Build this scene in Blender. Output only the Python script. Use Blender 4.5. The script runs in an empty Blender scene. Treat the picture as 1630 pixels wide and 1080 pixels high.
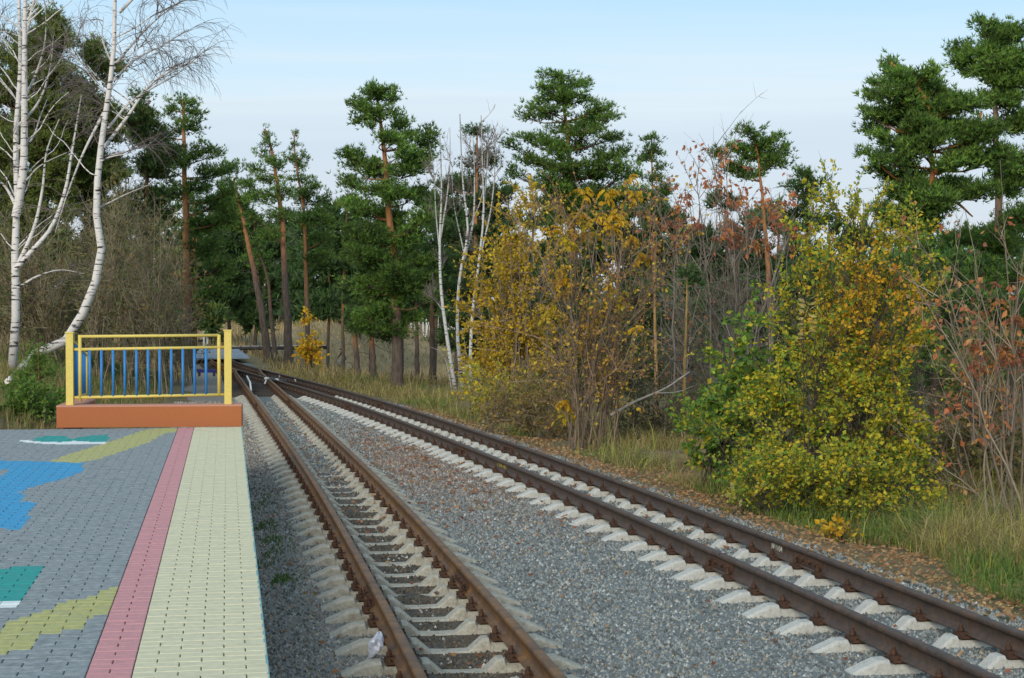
import bpy, math, random
import numpy as np
from mathutils import Vector, Matrix

random.seed(7)
RNG = np.random.default_rng(11)
SC = bpy.context.scene
COL = SC.collection
F = 2850.0; H = 1.75; TH = math.atan(68 / F)

# ------------------------------------------------------------------ camera, sky, sun, exposure
cd = bpy.data.cameras.new('camera'); cam = bpy.data.objects.new('camera', cd); COL.objects.link(cam)
cd.sensor_width = 36; cd.lens = 36 * F / 1630; cd.clip_start = .1; cd.clip_end = 3000
cam.location = (0, 0, H); cam.rotation_euler = (math.pi / 2 - TH, 0, 0)
SC.camera = cam
SUN_EL, SUN_AZ = math.radians(24), math.radians(-160)     # azimuth measured from +Y towards +X: low, behind the camera on the left
w = bpy.data.worlds.new('World'); SC.world = w; w.use_nodes = True
nt = w.node_tree; nt.nodes.clear()
def wn(t, **k):
    n = nt.nodes.new(t)
    for a, b in k.items(): setattr(n, a, b)
    return n
wo = wn('ShaderNodeOutputWorld'); bg = wn('ShaderNodeBackground'); sky = wn('ShaderNodeTexSky')
sky.sky_type = 'NISHITA'; sky.sun_disc = False; sky.sun_elevation = SUN_EL; sky.sun_rotation = SUN_AZ
sky.air_density = 1.0; sky.dust_density = 1.2; sky.ozone_density = 1.3
tc = wn('ShaderNodeTexCoord'); sp = wn('ShaderNodeSeparateXYZ')
nt.links.new(tc.outputs['Generated'], sp.inputs[0])
mp = wn('ShaderNodeMapping'); mp.inputs['Scale'].default_value = (1.4, 1.4, 34)
nt.links.new(tc.outputs['Generated'], mp.inputs[0])
nz = wn('ShaderNodeTexNoise'); nz.inputs['Scale'].default_value = 1.7; nz.inputs['Detail'].default_value = 5; nz.inputs['Roughness'].default_value = .5
nt.links.new(mp.outputs[0], nz.inputs[0])
ad = wn('ShaderNodeMath', operation='MULTIPLY_ADD'); ad.inputs[1].default_value = .075; nt.links.new(nz.outputs[0], ad.inputs[0]); nt.links.new(sp.outputs['Z'], ad.inputs[2])
rp = wn('ShaderNodeValToRGB'); nt.links.new(ad.outputs[0], rp.inputs[0])
rp.color_ramp.elements[0].position = 0.0; rp.color_ramp.elements[0].color = (.64, .69, .78, 1)
for p_, c_ in ((.112, (.58, .67, .79, 1)), (.136, (.63, .72, .82, 1)), (.150, (.69, .78, .86, 1)), (.162, (.60, .77, .90, 1)), (.22, (.44, .70, .92, 1)), (.5, (.48, .65, .81, 1))):
    e_ = rp.color_ramp.elements.new(p_); e_.color = c_
rp.color_ramp.elements[-1].color = (.44, .60, .76, 1)
sc_ = wn('ShaderNodeMix', data_type='RGBA', blend_type='MULTIPLY'); sc_.inputs['Factor'].default_value = 1
nt.links.new(rp.outputs[0], sc_.inputs[6]); sc_.inputs[7].default_value = (6.2, 6.2, 6.2, 1)
mx = wn('ShaderNodeMix', data_type='RGBA'); mx.inputs['Factor'].default_value = .86
nt.links.new(sky.outputs[0], mx.inputs[6]); nt.links.new(sc_.outputs[2], mx.inputs[7])
nt.links.new(mx.outputs[2], bg.inputs[0]); bg.inputs[1].default_value = .1
nt.links.new(bg.outputs[0], wo.inputs[0])
ld = bpy.data.lights.new('sun', 'SUN'); sun = bpy.data.objects.new('sun', ld); COL.objects.link(sun)
ld.energy = 1.5; ld.angle = math.radians(24); ld.color = (1, .90, .76)
sdir = Vector((math.sin(SUN_AZ) * math.cos(SUN_EL), math.cos(SUN_AZ) * math.cos(SUN_EL), math.sin(SUN_EL)))
sun.rotation_euler = sdir.to_track_quat('Z', 'Y').to_euler()
SC.view_settings.view_transform = 'Standard'; SC.view_settings.look = 'None'
SC.view_settings.exposure = 0.80; SC.view_settings.gamma = 1; SC.view_settings.use_curve_mapping = False
SC.cycles.max_bounces = 6; SC.cycles.transparent_max_bounces = 4

# ------------------------------------------------------------------ projection of photo pixels into the place
def at(px, py, Y):
    px, py, Y = np.broadcast_arrays(np.asarray(px, float), np.asarray(py, float), np.asarray(Y, float))
    u = (px - 815) / F; v = (540 - py) / F
    y = math.cos(TH) + v * math.sin(TH); z = -math.sin(TH) + v * math.cos(TH)
    t = Y / y
    return np.stack([u * t, Y, H + z * t], -1)
def on(px, py, z0, s=0.0):                     # the point of the plane z = z0 - s*y seen at a pixel
    u = (px - 815) / F; v = (540 - py) / F
    y = math.cos(TH) + v * math.sin(TH); z = -math.sin(TH) + v * math.cos(TH)
    t = -(H - z0) / (z + s * y)
    return np.array([u * t, y * t, H + z * t])
def topx(P):
    P = np.asarray(P, float); x = P[..., 0]; y = P[..., 1]; z = P[..., 2] - H
    d = y * math.cos(TH) - z * math.sin(TH); v = y * math.sin(TH) + z * math.cos(TH)
    return 815 + F * x / d, 540 - F * v / d
def inpoly(x, y, poly):
    x = np.asarray(x); y = np.asarray(y); r = np.zeros(x.shape, bool); n = len(poly)
    for i in range(n):
        x0, y0 = poly[i]; x1, y1 = poly[(i + 1) % n]
        if y0 == y1: continue
        c = ((y0 > y) != (y1 > y)) & (x < (x1 - x0) * (y - y0) / (y1 - y0) + x0)
        r ^= c
    return r
def sm(x, a, b):
    t = np.clip((np.asarray(x, float) - a) / (b - a), 0, 1); return t * t * (3 - 2 * t)

# ------------------------------------------------------------------ track alignment and terrain
PL = [-0.5292, 1.8126, -1.614, -0.7143, -5.6261, 1.4022]
PR = [1.8393, -7.482, 11.1432, -9.2672, -4.2601, 4.7701]
def cr(Y):
    Y = np.asarray(Y, float); a = np.polyval(PR, Y / 40); b = np.polyval(PR, 74 / 40) + (Y - 74) * -.2
    c = np.polyval(PR, 9 / 40) + (Y - 9) * -.19
    return np.where(Y > 74, b, np.where(Y < 9, c, a))
def cl(Y):
    Y = np.asarray(Y, float); a = np.polyval(PL, np.minimum(Y, 66) / 40); k = sm(Y, 57, 64)
    return a * (1 - k) + cr(Y) * k
def zr(Y): return -.40 - .005 * np.asarray(Y, float)
def vnoise(x, y, s, seed=0):
    x = np.asarray(x) / s; y = np.asarray(y) / s
    xi = np.floor(x).astype(int); yi = np.floor(y).astype(int); fx = x - xi; fy = y - yi
    def h(a, b):
        n = np.sin(a * 127.1 + b * 311.7 + seed * 74.7) * 43758.5453; return n - np.floor(n)
    fx = fx * fx * (3 - 2 * fx); fy = fy * fy * (3 - 2 * fy)
    return (h(xi, yi) * (1 - fx) + h(xi + 1, yi) * fx) * (1 - fy) + (h(xi, yi + 1) * (1 - fx) + h(xi + 1, yi + 1) * fx) * fy
BED = .254
def terr(x, Y):
    x = np.asarray(x, float); Y = np.asarray(Y, float)
    base = zr(np.clip(Y, 0, 90)) - BED
    d = x - cr(np.minimum(Y, 110)); dl = cl(np.minimum(Y, 110)) - x
    z = base - 5.6 * sm(d, 1.8, 8) * sm(Y, 48, 135) + 3.4 * sm(Y, 160, 260) * sm(d, 0, 8)
    z = z - .1 * sm(d, 1.2, 2.2)
    z = z + .95 * sm(dl, 2.3, 6.2) * sm(Y, 23.6, 26) * (1 - sm(Y, 62, 95)) - .25 * sm(Y, 80, 110) * (dl > 0) + .45 * sm(Y, 105, 190) * sm(dl, -8, 0)
    off = np.maximum(sm(d, 1.5, 3), sm(dl, 2.3, 4))
    z = z + off * ((vnoise(x, Y, 1.3, 1) - .5) * .14 + (vnoise(x, Y, 5, 2) - .5) * .22)
    return z

# ------------------------------------------------------------------ mesh helpers
class MB:
    def __init__(s): s.V = []; s.F = []; s.C = []; s.M = []; s.n = 0
    def add(s, V, Fs, C=None, m=0):
        V = np.asarray(V, float).reshape(-1, 3)
        if C is None: C = np.ones((len(V), 3)) * .5
        C = np.broadcast_to(np.asarray(C, float), (len(V), 3))
        s.V.append(V); s.C.append(C)
        for f in (Fs if isinstance(Fs, list) else [Fs]):
            f = np.asarray(f, int)
            if len(f): s.F.append(f + s.n); s.M.append(m)
        s.n += len(V)
    def box(s, c, size, rot=None, col=None, m=0):
        sx, sy, sz = (a / 2 for a in size)
        v = np.array([(x, y, z) for z in (-sz, sz) for y in (-sy, sy) for x in (-sx, sx)])
        if rot is not None: v = v @ np.array(rot).T
        s.add(v + np.array(c), np.array([(0, 2, 3, 1), (4, 5, 7, 6), (0, 1, 5, 4), (2, 6, 7, 3), (0, 4, 6, 2), (1, 3, 7, 5)]), col, m)
    def mesh(s, name, mats, smooth=False):
        me = bpy.data.meshes.new(name)
        if s.n:
            V = np.concatenate(s.V); C = np.concatenate(s.C)
            me.vertices.add(len(V)); me.vertices.foreach_set('co', V.ravel())
            loops = np.concatenate([f.ravel() for f in s.F]); tot = np.concatenate([np.full(len(f), f.shape[1]) for f in s.F])
            mi = np.concatenate([np.full(len(f), m) for f, m in zip(s.F, s.M)])
            st = np.concatenate([[0], np.cumsum(tot)[:-1]])
            me.loops.add(len(loops)); me.loops.foreach_set('vertex_index', loops)
            me.polygons.add(len(tot)); me.polygons.foreach_set('loop_start', st); me.polygons.foreach_set('loop_total', tot)
            me.polygons.foreach_set('material_index', mi)
            me.polygons.foreach_set('use_smooth', np.full(len(tot), smooth))
            a = me.attributes.new('col', 'FLOAT_COLOR', 'POINT')
            a.data.foreach_set('color', np.c_[C, np.ones(len(C))].ravel())
            me.update(calc_edges=True)
        for m in (mats if isinstance(mats, (list, tuple)) else [mats]): me.materials.append(m)
        return me
    def build(s, name, mats, parent=None, smooth=False):
        return link(name, s.mesh(name, mats, smooth), parent)
def link(name, data, parent=None, loc=None):
    o = bpy.data.objects.new(name, data); COL.objects.link(o)
    if parent is not None:
        o.parent = parent
        if loc is None: o.matrix_parent_inverse = Matrix.Translation(-parent.location)
    if loc is not None: o.location = loc
    return o
def tag(o, label=None, cat=None, group=None, kind=None):
    if label: o['label'] = label
    if cat: o['category'] = cat
    if group: o['group'] = group
    if kind: o['kind'] = kind
    return o
def thing(name, loc, label, cat, group=None, kind=None):
    o = bpy.data.objects.new(name, None); o.empty_display_size = .2; COL.objects.link(o); o.location = Vector([float(a) for a in loc])
    return tag(o, label, cat, group, kind)
def nrm(a): return a / np.maximum(np.linalg.norm(a, axis=-1, keepdims=True), 1e-9)
def strands(mb, P, R, n=3, col=(.2, .15, .1), m=0):
    N, S, _ = P.shape
    T = np.empty_like(P); T[:, 1:-1] = P[:, 2:] - P[:, :-2]; T[:, 0] = P[:, 1] - P[:, 0]; T[:, -1] = P[:, -1] - P[:, -2]
    T = nrm(T); tot = nrm(P[:, -1] - P[:, 0])
    ref = np.where(np.abs(tot[:, 2:3]) > .75, np.array([[1., .05, 0]]), np.array([[.03, .02, 1.]]))[:, None, :]
    U = nrm(np.cross(T, np.broadcast_to(ref, T.shape))); W = np.cross(T, U)
    a = np.arange(n) * 2 * np.pi / n
    R = np.broadcast_to(R, (N, S))
    ring = P[:, :, None] + R[:, :, None, None] * (np.cos(a)[None, None, :, None] * U[:, :, None] + np.sin(a)[None, None, :, None] * W[:, :, None])
    idx = np.arange(N * S * n).reshape(N, S, n)
    A = idx[:, :-1]; B = idx[:, 1:]
    q = np.stack([A, np.roll(A, -1, 2), np.roll(B, -1, 2), B], -1).reshape(-1, 4)
    col = np.asarray(col, float)
    if col.ndim == 1: c = col
    else: c = np.broadcast_to(col.reshape(N, -1, 1, 3) if col.ndim == 2 else col[:, :, None], (N, S, n, 3)).reshape(-1, 3)
    mb.add(ring.reshape(-1, 3), q, c, m)
def tube(mb, pts, r, n=8, col=(.5, .5, .5), m=0, cap=True):
    pts = np.asarray(pts, float); r = np.broadcast_to(np.asarray(r, float), (len(pts),))
    if cap: pts = np.concatenate([pts[:1], pts, pts[-1:]]); r = np.concatenate([[1e-4], r, [1e-4]]); pts[0] -= (pts[2] - pts[1]) * 1e-4; pts[-1] += (pts[-2] - pts[-3]) * 1e-4
    strands(mb, pts[None], r[None], n, col, m)
def grow(rng, P, D, L, S, wob=.15, grav=0.):
    N = len(P); D = nrm(np.array(D, float)); out = np.empty((N, S + 1, 3)); out[:, 0] = P
    st = (np.broadcast_to(L, (N,)) / S)[:, None]
    for i in range(S):
        D = nrm(D + rng.normal(0, wob, (N, 3)) + np.array([0, 0, grav]))
        out[:, i + 1] = out[:, i] + D * st
    return out
def sample(rng, P, n, t0=.2, t1=1.):
    N, S, _ = P.shape; i = rng.integers(0, N, n); t = rng.uniform(t0, t1, n) * (S - 1); k = np.minimum(t.astype(int), S - 2); fr = (t - k)[:, None]
    a = P[i, k]; b = P[i, k + 1]
    return a * (1 - fr) + b * fr, nrm(b - a), i
def resample(pts, n):
    pts = np.asarray(pts, float); d = np.r_[0, np.cumsum(np.linalg.norm(np.diff(pts, axis=0), axis=1))]
    m = len(pts); t = np.linspace(0, d[-1], n); out = np.empty((n, 3))
    tg = np.gradient(pts, d, axis=0) if m > 2 else np.repeat((pts[1:] - pts[:1]) / d[-1], 2, 0)
    k = np.clip(np.searchsorted(d, t, 'right') - 1, 0, m - 2); h = (d[k + 1] - d[k]); s = (t - d[k]) / h
    s = s[:, None]; h = h[:, None]
    return (2 * s**3 - 3 * s**2 + 1) * pts[k] + (s**3 - 2 * s**2 + s) * h * tg[k] + (-2 * s**3 + 3 * s**2) * pts[k + 1] + (s**3 - s**2) * h * tg[k + 1]
def leaves(mb, rng, P, A, L, Wd, col, fold=.25, m=0):
    N = len(P); A = nrm(A); L = np.broadcast_to(L, (N,))[:, None]; Wd = np.broadcast_to(Wd, (N,))[:, None]
    side = nrm(np.cross(A, rng.normal(0, 1, (N, 3)))); up = np.cross(side, A)
    mid = P + A * L * .45
    V = np.stack([P, mid + side * Wd + up * Wd * fold, P + A * L, mid - side * Wd + up * Wd * fold], 1).reshape(-1, 3)
    i = np.arange(N)[:, None] * 4
    f = np.concatenate([i + [0, 1, 2], i + [0, 2, 3]])
    mb.add(V, f, np.repeat(col, 4, 0), m)
def needles(mb, rng, P, D, L, k, wd, col, spread=.85, m=0):
    N = len(P)
    P_ = np.repeat(P, k, 0); D_ = nrm(np.repeat(nrm(D), k, 0) + rng.normal(0, spread * .62, (N * k, 3)))
    Ln = np.repeat(np.broadcast_to(L, (N,)), k)[:, None] * rng.uniform(.7, 1.15, (N * k, 1))
    S = nrm(np.cross(D_, rng.normal(0, 1, (N * k, 3)))) * wd
    V = np.stack([P_ + D_ * Ln * .1 - S, P_ + D_ * Ln * .1 + S, P_ + D_ * Ln], 1).reshape(-1, 3)
    mb.add(V, np.arange(N * k * 3).reshape(-1, 3), np.repeat(np.repeat(col, k, 0), 3, 0), m)
def mixpal(rng, n, pal, var=.22):
    pal = np.asarray(pal, float); c = pal[rng.integers(0, len(pal), n)]
    return c * rng.uniform(1 - var, 1 + var, (n, 1)) * rng.uniform(.93, 1.07, (n, 3))

# ------------------------------------------------------------------ materials
def mat(name, base=None, rough=.8, attr=False, var=.2, scale=8., bump=0., bscale=60., trans=0., metal=0., spec=.3, c2=None, thr=(.4, .7), stretch=(1, 1, 1), coords='Object', detail=6):
    m = bpy.data.materials.new(name); m.use_nodes = True; t = m.node_tree; N = t.nodes; L = t.links
    b = N['Principled BSDF']; b.inputs['Roughness'].default_value = rough; b.inputs['Metallic'].default_value = metal; b.inputs['Specular IOR Level'].default_value = spec
    if coords == 'World':
        tcn = N.new('ShaderNodeNewGeometry'); co = tcn.outputs['Position']
    else:
        tcn = N.new('ShaderNodeTexCoord'); co = tcn.outputs[coords]
    mpn = N.new('ShaderNodeMapping'); mpn.inputs['Scale'].default_value = stretch; L.new(co, mpn.inputs[0])
    n1 = N.new('ShaderNodeTexNoise'); n1.inputs['Scale'].default_value = scale; n1.inputs['Detail'].default_value = detail; n1.inputs['Roughness'].default_value = .6; L.new(mpn.outputs[0], n1.inputs[0])
    if attr:
        a = N.new('ShaderNodeAttribute'); a.attribute_name = 'col'; src = a.outputs['Color']
    else:
        r = N.new('ShaderNodeRGB'); r.outputs[0].default_value = (*base, 1); src = r.outputs[0]
    if c2 is not None:
        mr = N.new('ShaderNodeMapRange'); mr.inputs[1].default_value = thr[0]; mr.inputs[2].default_value = thr[1]; L.new(n1.outputs[0], mr.inputs[0])
        n3 = N.new('ShaderNodeMix'); n3.data_type = 'RGBA'; L.new(mr.outputs[0], n3.inputs['Factor']); L.new(src, n3.inputs[6]); n3.inputs[7].default_value = (*c2, 1); src = n3.outputs[2]
    n2 = N.new('ShaderNodeTexNoise'); n2.inputs['Scale'].default_value = scale * 3.1; n2.inputs['Detail'].default_value = 5; L.new(mpn.outputs[0], n2.inputs[0])
    v = N.new('ShaderNodeMapRange'); v.inputs[1].default_value = .25; v.inputs[2].default_value = .75; v.inputs[3].default_value = 1 - var; v.inputs[4].default_value = 1 + var; L.new(n2.outputs[0], v.inputs[0])
    mu = N.new('ShaderNodeMix'); mu.data_type = 'RGBA'; mu.blend_type = 'MULTIPLY'; mu.inputs['Factor'].default_value = 1; L.new(src, mu.inputs[6]); L.new(v.outputs[0], mu.inputs[7])
    L.new(mu.outputs[2], b.inputs['Base Color'])
    if bump:
        n4 = N.new('ShaderNodeTexNoise'); n4.inputs['Scale'].default_value = bscale; n4.inputs['Detail'].default_value = 5; L.new(mpn.outputs[0], n4.inputs[0])
        bp = N.new('ShaderNodeBump'); bp.inputs['Strength'].default_value = bump; bp.inputs['Distance'].default_value = .02; L.new(n4.outputs[0], bp.inputs['Height']); L.new(bp.outputs[0], b.inputs['Normal'])
    if trans:
        tr = N.new('ShaderNodeBsdfTranslucent'); L.new(mu.outputs[2], tr.inputs[0]); ms = N.new('ShaderNodeMixShader'); ms.inputs[0].default_value = trans
        L.new(b.outputs[0], ms.inputs[1]); L.new(tr.outputs[0], ms.inputs[2]); L.new(ms.outputs[0], N['Material Output'].inputs[0])
    return m
M = {}
M['bark'] = mat('bark', attr=True, rough=.95, var=.45, scale=5, stretch=(1, 1, .25), bump=.9, bscale=26, coords='World')
M['twig'] = mat('twig', attr=True, rough=.9, var=.25, scale=4, coords='World')
M['needle'] = mat('needle', attr=True, rough=.65, var=.2, scale=1.2, trans=.35, coords='World')
M['leaf'] = mat('leaf', attr=True, rough=.6, var=.15, scale=3, trans=.42, coords='World')
M['grass'] = mat('grass', attr=True, rough=.75, var=.15, scale=2, trans=.25, coords='World')
M['stone'] = mat('ballast_stone', attr=True, rough=.85, var=.25, scale=30, coords='World')
M['ground'] = mat('soil', attr=True, rough=1, var=.4, scale=1.3, bump=1.0, bscale=9, coords='World')
M['ballast'] = mat('ballast', attr=True, rough=.95, var=.55, scale=16, bump=1.0, bscale=34, coords='World', detail=8)
M['concrete'] = mat('sleeper_concrete', (.45, .45, .41), rough=.9, var=.14, scale=14, c2=(.30, .28, .23), thr=(.55, .85), bump=.35, bscale=70, coords='World')
M['concrete_dirty'] = mat('dirty_sleeper_concrete', (.37, .355, .295), rough=.95, var=.2, scale=14, c2=(.21, .185, .14), thr=(.48, .8), bump=.35, bscale=70, coords='World')
M['fastening'] = mat('rusty_fastening', (.055, .032, .022), rough=.85, var=.4, scale=30, c2=(.10, .045, .022), coords='World')
M['rail_dark'] = mat('dark_rusty_steel', (.075, .052, .04), rough=.6, var=.3, scale=7, c2=(.125, .072, .042), thr=(.45, .75), bump=.15, bscale=120, coords='World', metal=.15)
M['rail_orange'] = mat('orange_rusty_steel', (.13, .072, .038), rough=.6, var=.3, scale=4, c2=(.21, .105, .032), thr=(.4, .65), bump=.15, bscale=120, coords='World', metal=.15)
M['old_wood'] = mat('dark_turnout_timber', (.06, .05, .042), rough=.95, var=.35, scale=20, coords='World')
M['white_paint'] = mat('white_paint', (.78, .77, .72), rough=.6, var=.1, scale=20)
M['yellow_paint'] = mat('yellow_post_paint', (.66, .52, .13), rough=.5, var=.1, scale=14, bump=.08, c2=(.34, .19, .07), thr=(.66, .70))
M['blue_paint'] = mat('blue_bar_paint', (.035, .20, .50), rough=.45, var=.12, scale=14, c2=(.08, .10, .16), thr=(.67, .72))
M['dark_blue'] = mat('dark_blue_paint', (.015, .02, .14), rough=.6, var=.2)
M['orange_wall'] = mat('terracotta_render', (.40, .135, .05), rough=.9, var=.14, scale=60, c2=(.32, .125, .06), thr=(.5, .75), bump=.25, bscale=160, coords='World')
M['orange_top'] = mat('faded_coping', (.50, .24, .17), rough=.9, var=.12, scale=60, coords='World')
M['joint'] = mat('sand_joint', (.075, .075, .065), rough=1, var=.3, scale=30, coords='World')
def pmat(n, c, var=.12, c2=None): return mat(n, c, rough=.85, var=var, scale=7, c2=c2, thr=(.5, .85), bump=.3, bscale=130, coords='World')
PAV = {'grey': pmat('grey_paver', (.245, .272, .275), .32, (.13, .15, .155)), 'yellow': pmat('cream_paver_paint', (.60, .565, .38), .1, (.51, .475, .33)), 'red': pmat('pink_paver_paint', (.54, .26, .265), .1, (.46, .235, .235)),
       'blue': pmat('blue_paver_paint', (.05, .295, .52), .14, (.10, .22, .33)), 'teal': pmat('teal_paver_paint', (.026, .29, .26), .14, (.08, .22, .22)), 'olive': pmat('dull_yellow_paver_paint', (.40, .39, .155), .18, (.33, .34, .2)), 'white': pmat('white_paver_paint', (.68, .72, .71), .08)}
M['asphalt'] = mat('pale_asphalt', (.34, .38, .42), rough=.95, var=.1, scale=2, coords='World')
M['pipe'] = mat('pipe_steel', (.035, .033, .032), rough=.7, var=.4, scale=3, coords='World')
M['pipe_top'] = mat('pale_grey_metal', (.32, .33, .34), rough=.6, var=.3, scale=3, coords='World')  # pale grey: painted highlight on the pipe's top, also the bicycle's metal
M['cloth_black'] = mat('black_cloth', (.016, .016, .018), rough=.9, var=.2)
M['cloth_denim'] = mat('grey_blue_cloth', (.07, .09, .13), rough=.9, var=.2)
M['skin'] = mat('skin', (.42, .25, .18), rough=.6, var=.05)
M['hair'] = mat('hair', (.05, .035, .025), rough=.7, var=.2)
M['rubber'] = mat('rubber', (.02, .02, .02), rough=.8, var=.1)
def birch_mat():
    m = mat('birch_bark', attr=True, rough=.75, var=.08, scale=6, bump=.3, bscale=30, coords='World'); t = m.node_tree; N = t.nodes; L = t.links
    b = N['Principled BSDF']; src = b.inputs['Base Color'].links[0].from_socket
    g = N.new('ShaderNodeNewGeometry'); mp1 = N.new('ShaderNodeMapping'); mp1.inputs['Scale'].default_value = (2.2, 2.2, 13); L.new(g.outputs['Position'], mp1.inputs[0])
    n1 = N.new('ShaderNodeTexNoise'); n1.inputs['Scale'].default_value = 1.6; n1.inputs['Detail'].default_value = 4; L.new(mp1.outputs[0], n1.inputs[0])
    r1 = N.new('ShaderNodeMapRange'); r1.inputs[1].default_value = .565; r1.inputs[2].default_value = .63; L.new(n1.outputs[0], r1.inputs[0])
    mx1 = N.new('ShaderNodeMix'); mx1.data_type = 'RGBA'; L.new(r1.outputs[0], mx1.inputs['Factor']); L.new(src, mx1.inputs[6]); mx1.inputs[7].default_value = (.045, .04, .038, 1)
    L.new(mx1.outputs[2], b.inputs['Base Color'])
    return m
M['birch'] = birch_mat()

# ------------------------------------------------------------------ ground
def grid(xs, ys, zf, cf):
    X, Yg = np.meshgrid(xs, ys); Z = zf(X, Yg); V = np.stack([X, Yg, Z], -1).reshape(-1, 3)
    nx, ny = len(xs), len(ys); i = np.arange(nx * ny).reshape(ny, nx)
    q = np.stack([i[:-1, :-1], i[:-1, 1:], i[1:, 1:], i[1:, :-1]], -1).reshape(-1, 4)
    mb = MB(); mb.add(V, q, cf(X, Yg).reshape(-1, 3)); return mb
def gcol(x, y):
    n = vnoise(x, y, 3.5, 5)[..., None]; k = sm(y, 50, 82)[..., None]
    soil = np.array([.17, .115, .062]) * (1 - n) + np.array([.13, .115, .05]) * n
    field = np.array([.34, .245, .12]) * (1 - n) + np.array([.22, .165, .075]) * n
    wood = sm(y, 265, 300)[..., None]
    c = soil * (1 - k) + field * k
    return c * (1 - wood) + np.array([.06, .055, .03]) * wood
xs = np.r_[-900, -500, -250, -120, -70, np.arange(-46, 46.1, .8), 70, 120, 250, 500, 900]
ys = np.r_[-60, -20, np.arange(2, 70, .7), np.arange(70, 300, 3), 350, 500, 800, 1400]
tag(grid(xs, ys, terr, gcol).build('ground', M['ground'], smooth=True), 'brown soil and dry grass ground around the tracks', kind='structure')
BS, BN = 22, 190
bys = np.linspace(3, 76, BN)
X = np.empty((BN, BS)); 
for j, y in enumerate(bys):
    a = cl(y) - 2.35 - .35 * (vnoise(y, 0, 1.7, 3) - .5); b = cr(y) + 1.3 + .7 * (vnoise(y, 3, 2.1, 4) - .5) + .45 * float(sm(y, 31, 33) * (1 - sm(y, 38, 41)))
    X[j] = np.linspace(a, b, BS)
Yb = np.repeat(bys[:, None], BS, 1)
E_ = np.abs(np.linspace(-1, 1, BS))[None]
Zb = zr(Yb) - BED + .02 - .012 * (1 - sm(np.abs(X - cl(Yb)), .3, .42)) * (1 - sm(Yb, 22, 32)) - .16 * sm(E_, .86, 1.0) + .02 * (vnoise(X, Yb, .5, 8) - .5)
def bcol(x, y):
    blue = np.array([.16, .178, .174]); brown = np.array([.215, .20, .17]); dark = np.array([.075, .066, .05])
    r = x - cl(y); k = (1 - sm(r, -.9, -.5))[..., None]
    c = blue * (1 - k) + brown * k
    inn = (sm(r, -.42, -.3) * (1 - sm(r, .32, .46)) * (1 - sm(y, 19, 30)))[..., None]
    c = c * (1 - inn) + dark * inn
    st_ = (np.exp(-((np.abs(r) - .42) / .16) ** 2) * .55)[..., None] * (vnoise(x, y, .6, 31) * .7 + .3)[..., None]; c = c * (1 - st_) + np.array([.15, .10, .062]) * st_
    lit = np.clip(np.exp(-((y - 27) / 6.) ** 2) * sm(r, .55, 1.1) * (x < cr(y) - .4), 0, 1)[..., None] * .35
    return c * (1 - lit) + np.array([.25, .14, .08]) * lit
i_ = np.arange(BN * BS).reshape(BN, BS)
mb = MB(); mb.add(np.stack([X, Yb, Zb], -1).reshape(-1, 3), np.stack([i_[:-1, :-1], i_[:-1, 1:], i_[1:, 1:], i_[1:, :-1]], -1).reshape(-1, 4), bcol(X, Yb).reshape(-1, 3))
tag(mb.build('ballast_bed', M['ballast'], smooth=True), 'grey crushed stone ballast bed under both tracks', kind='structure')
# ------------------------------------------------------------------ platform with pavers
e0 = on(385, 680, 0)[:2]; e1 = on(430, 1080, 0)[:2]; ev = (e0 - e1) / np.linalg.norm(e0 - e1); eu = np.array([-ev[1], ev[0]])   # eu points left
plat = thing('platform', (e0[0], e0[1], 0), 'paved station platform with cream and pink edge stripes and painted shapes', 'platform', kind='structure')
PW, PN = 10.0, 28.0
def pl2w(u, v, z): p = e0 + eu * u - ev * v; return np.array([p[0], p[1], z])
mb = MB()
RP = np.stack([np.array([eu[0], eu[1], 0]), np.array([-ev[0], -ev[1], 0]), np.array([0, 0, -1.])], 1)
RP[:, 2] = np.cross(RP[:, 0], RP[:, 1])
mb.box(pl2w(PW / 2 + .012, PN / 2, -.4145), (PW, PN, .811), RP); mb.build('base_slab', M['joint'], plat)
mb = MB(); mb.box(pl2w(.006, PN / 2, -.09), (.012, PN, .18), RP); mb.build('edge_strip', mat('teal_edge_paint', (.16, .33, .33), rough=.7), plat)
POL = {'blue': [[(-200, 731), (0, 733), (133, 737), (130, 752), (95, 764), (60, 772), (30, 783), (38, 790), (33, 797), (62, 802), (45, 822), (32, 842), (-200, 842)]],
       'teal': [[(52, 698), (75, 694), (105, 694), (112, 699), (140, 694), (175, 692), (168, 703), (150, 704), (118, 702), (95, 704), (60, 703)], [(-200, 907), (0, 905), (75, 900), (62, 922), (36, 957), (-200, 957)]],
       'white': [[(34, 700), (60, 703), (95, 703), (118, 701), (168, 703), (164, 707), (95, 708), (34, 704)], [(-200, 955), (38, 955), (30, 968), (-200, 970)]],
       'olive': [[(80, 734), (104, 725), (185, 700), (230, 684), (282, 680), (280, 688), (262, 690), (235, 705), (160, 730), (120, 738)],
                 [(161, 938), (190, 936), (175, 979), (140, 982), (135, 1000), (102, 1003), (99, 1009), (61, 1010), (53, 1030), (16, 1037), (-200, 1080), (-200, 1040), (0, 1004), (9, 1003), (16, 990), (50, 979), (86, 970), (95, 960), (126, 954), (155, 948)]]}
NOTCH = [(-200, 747), (14, 748), (2, 757), (-200, 757)]
PT = .105; bricks = []
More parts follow.
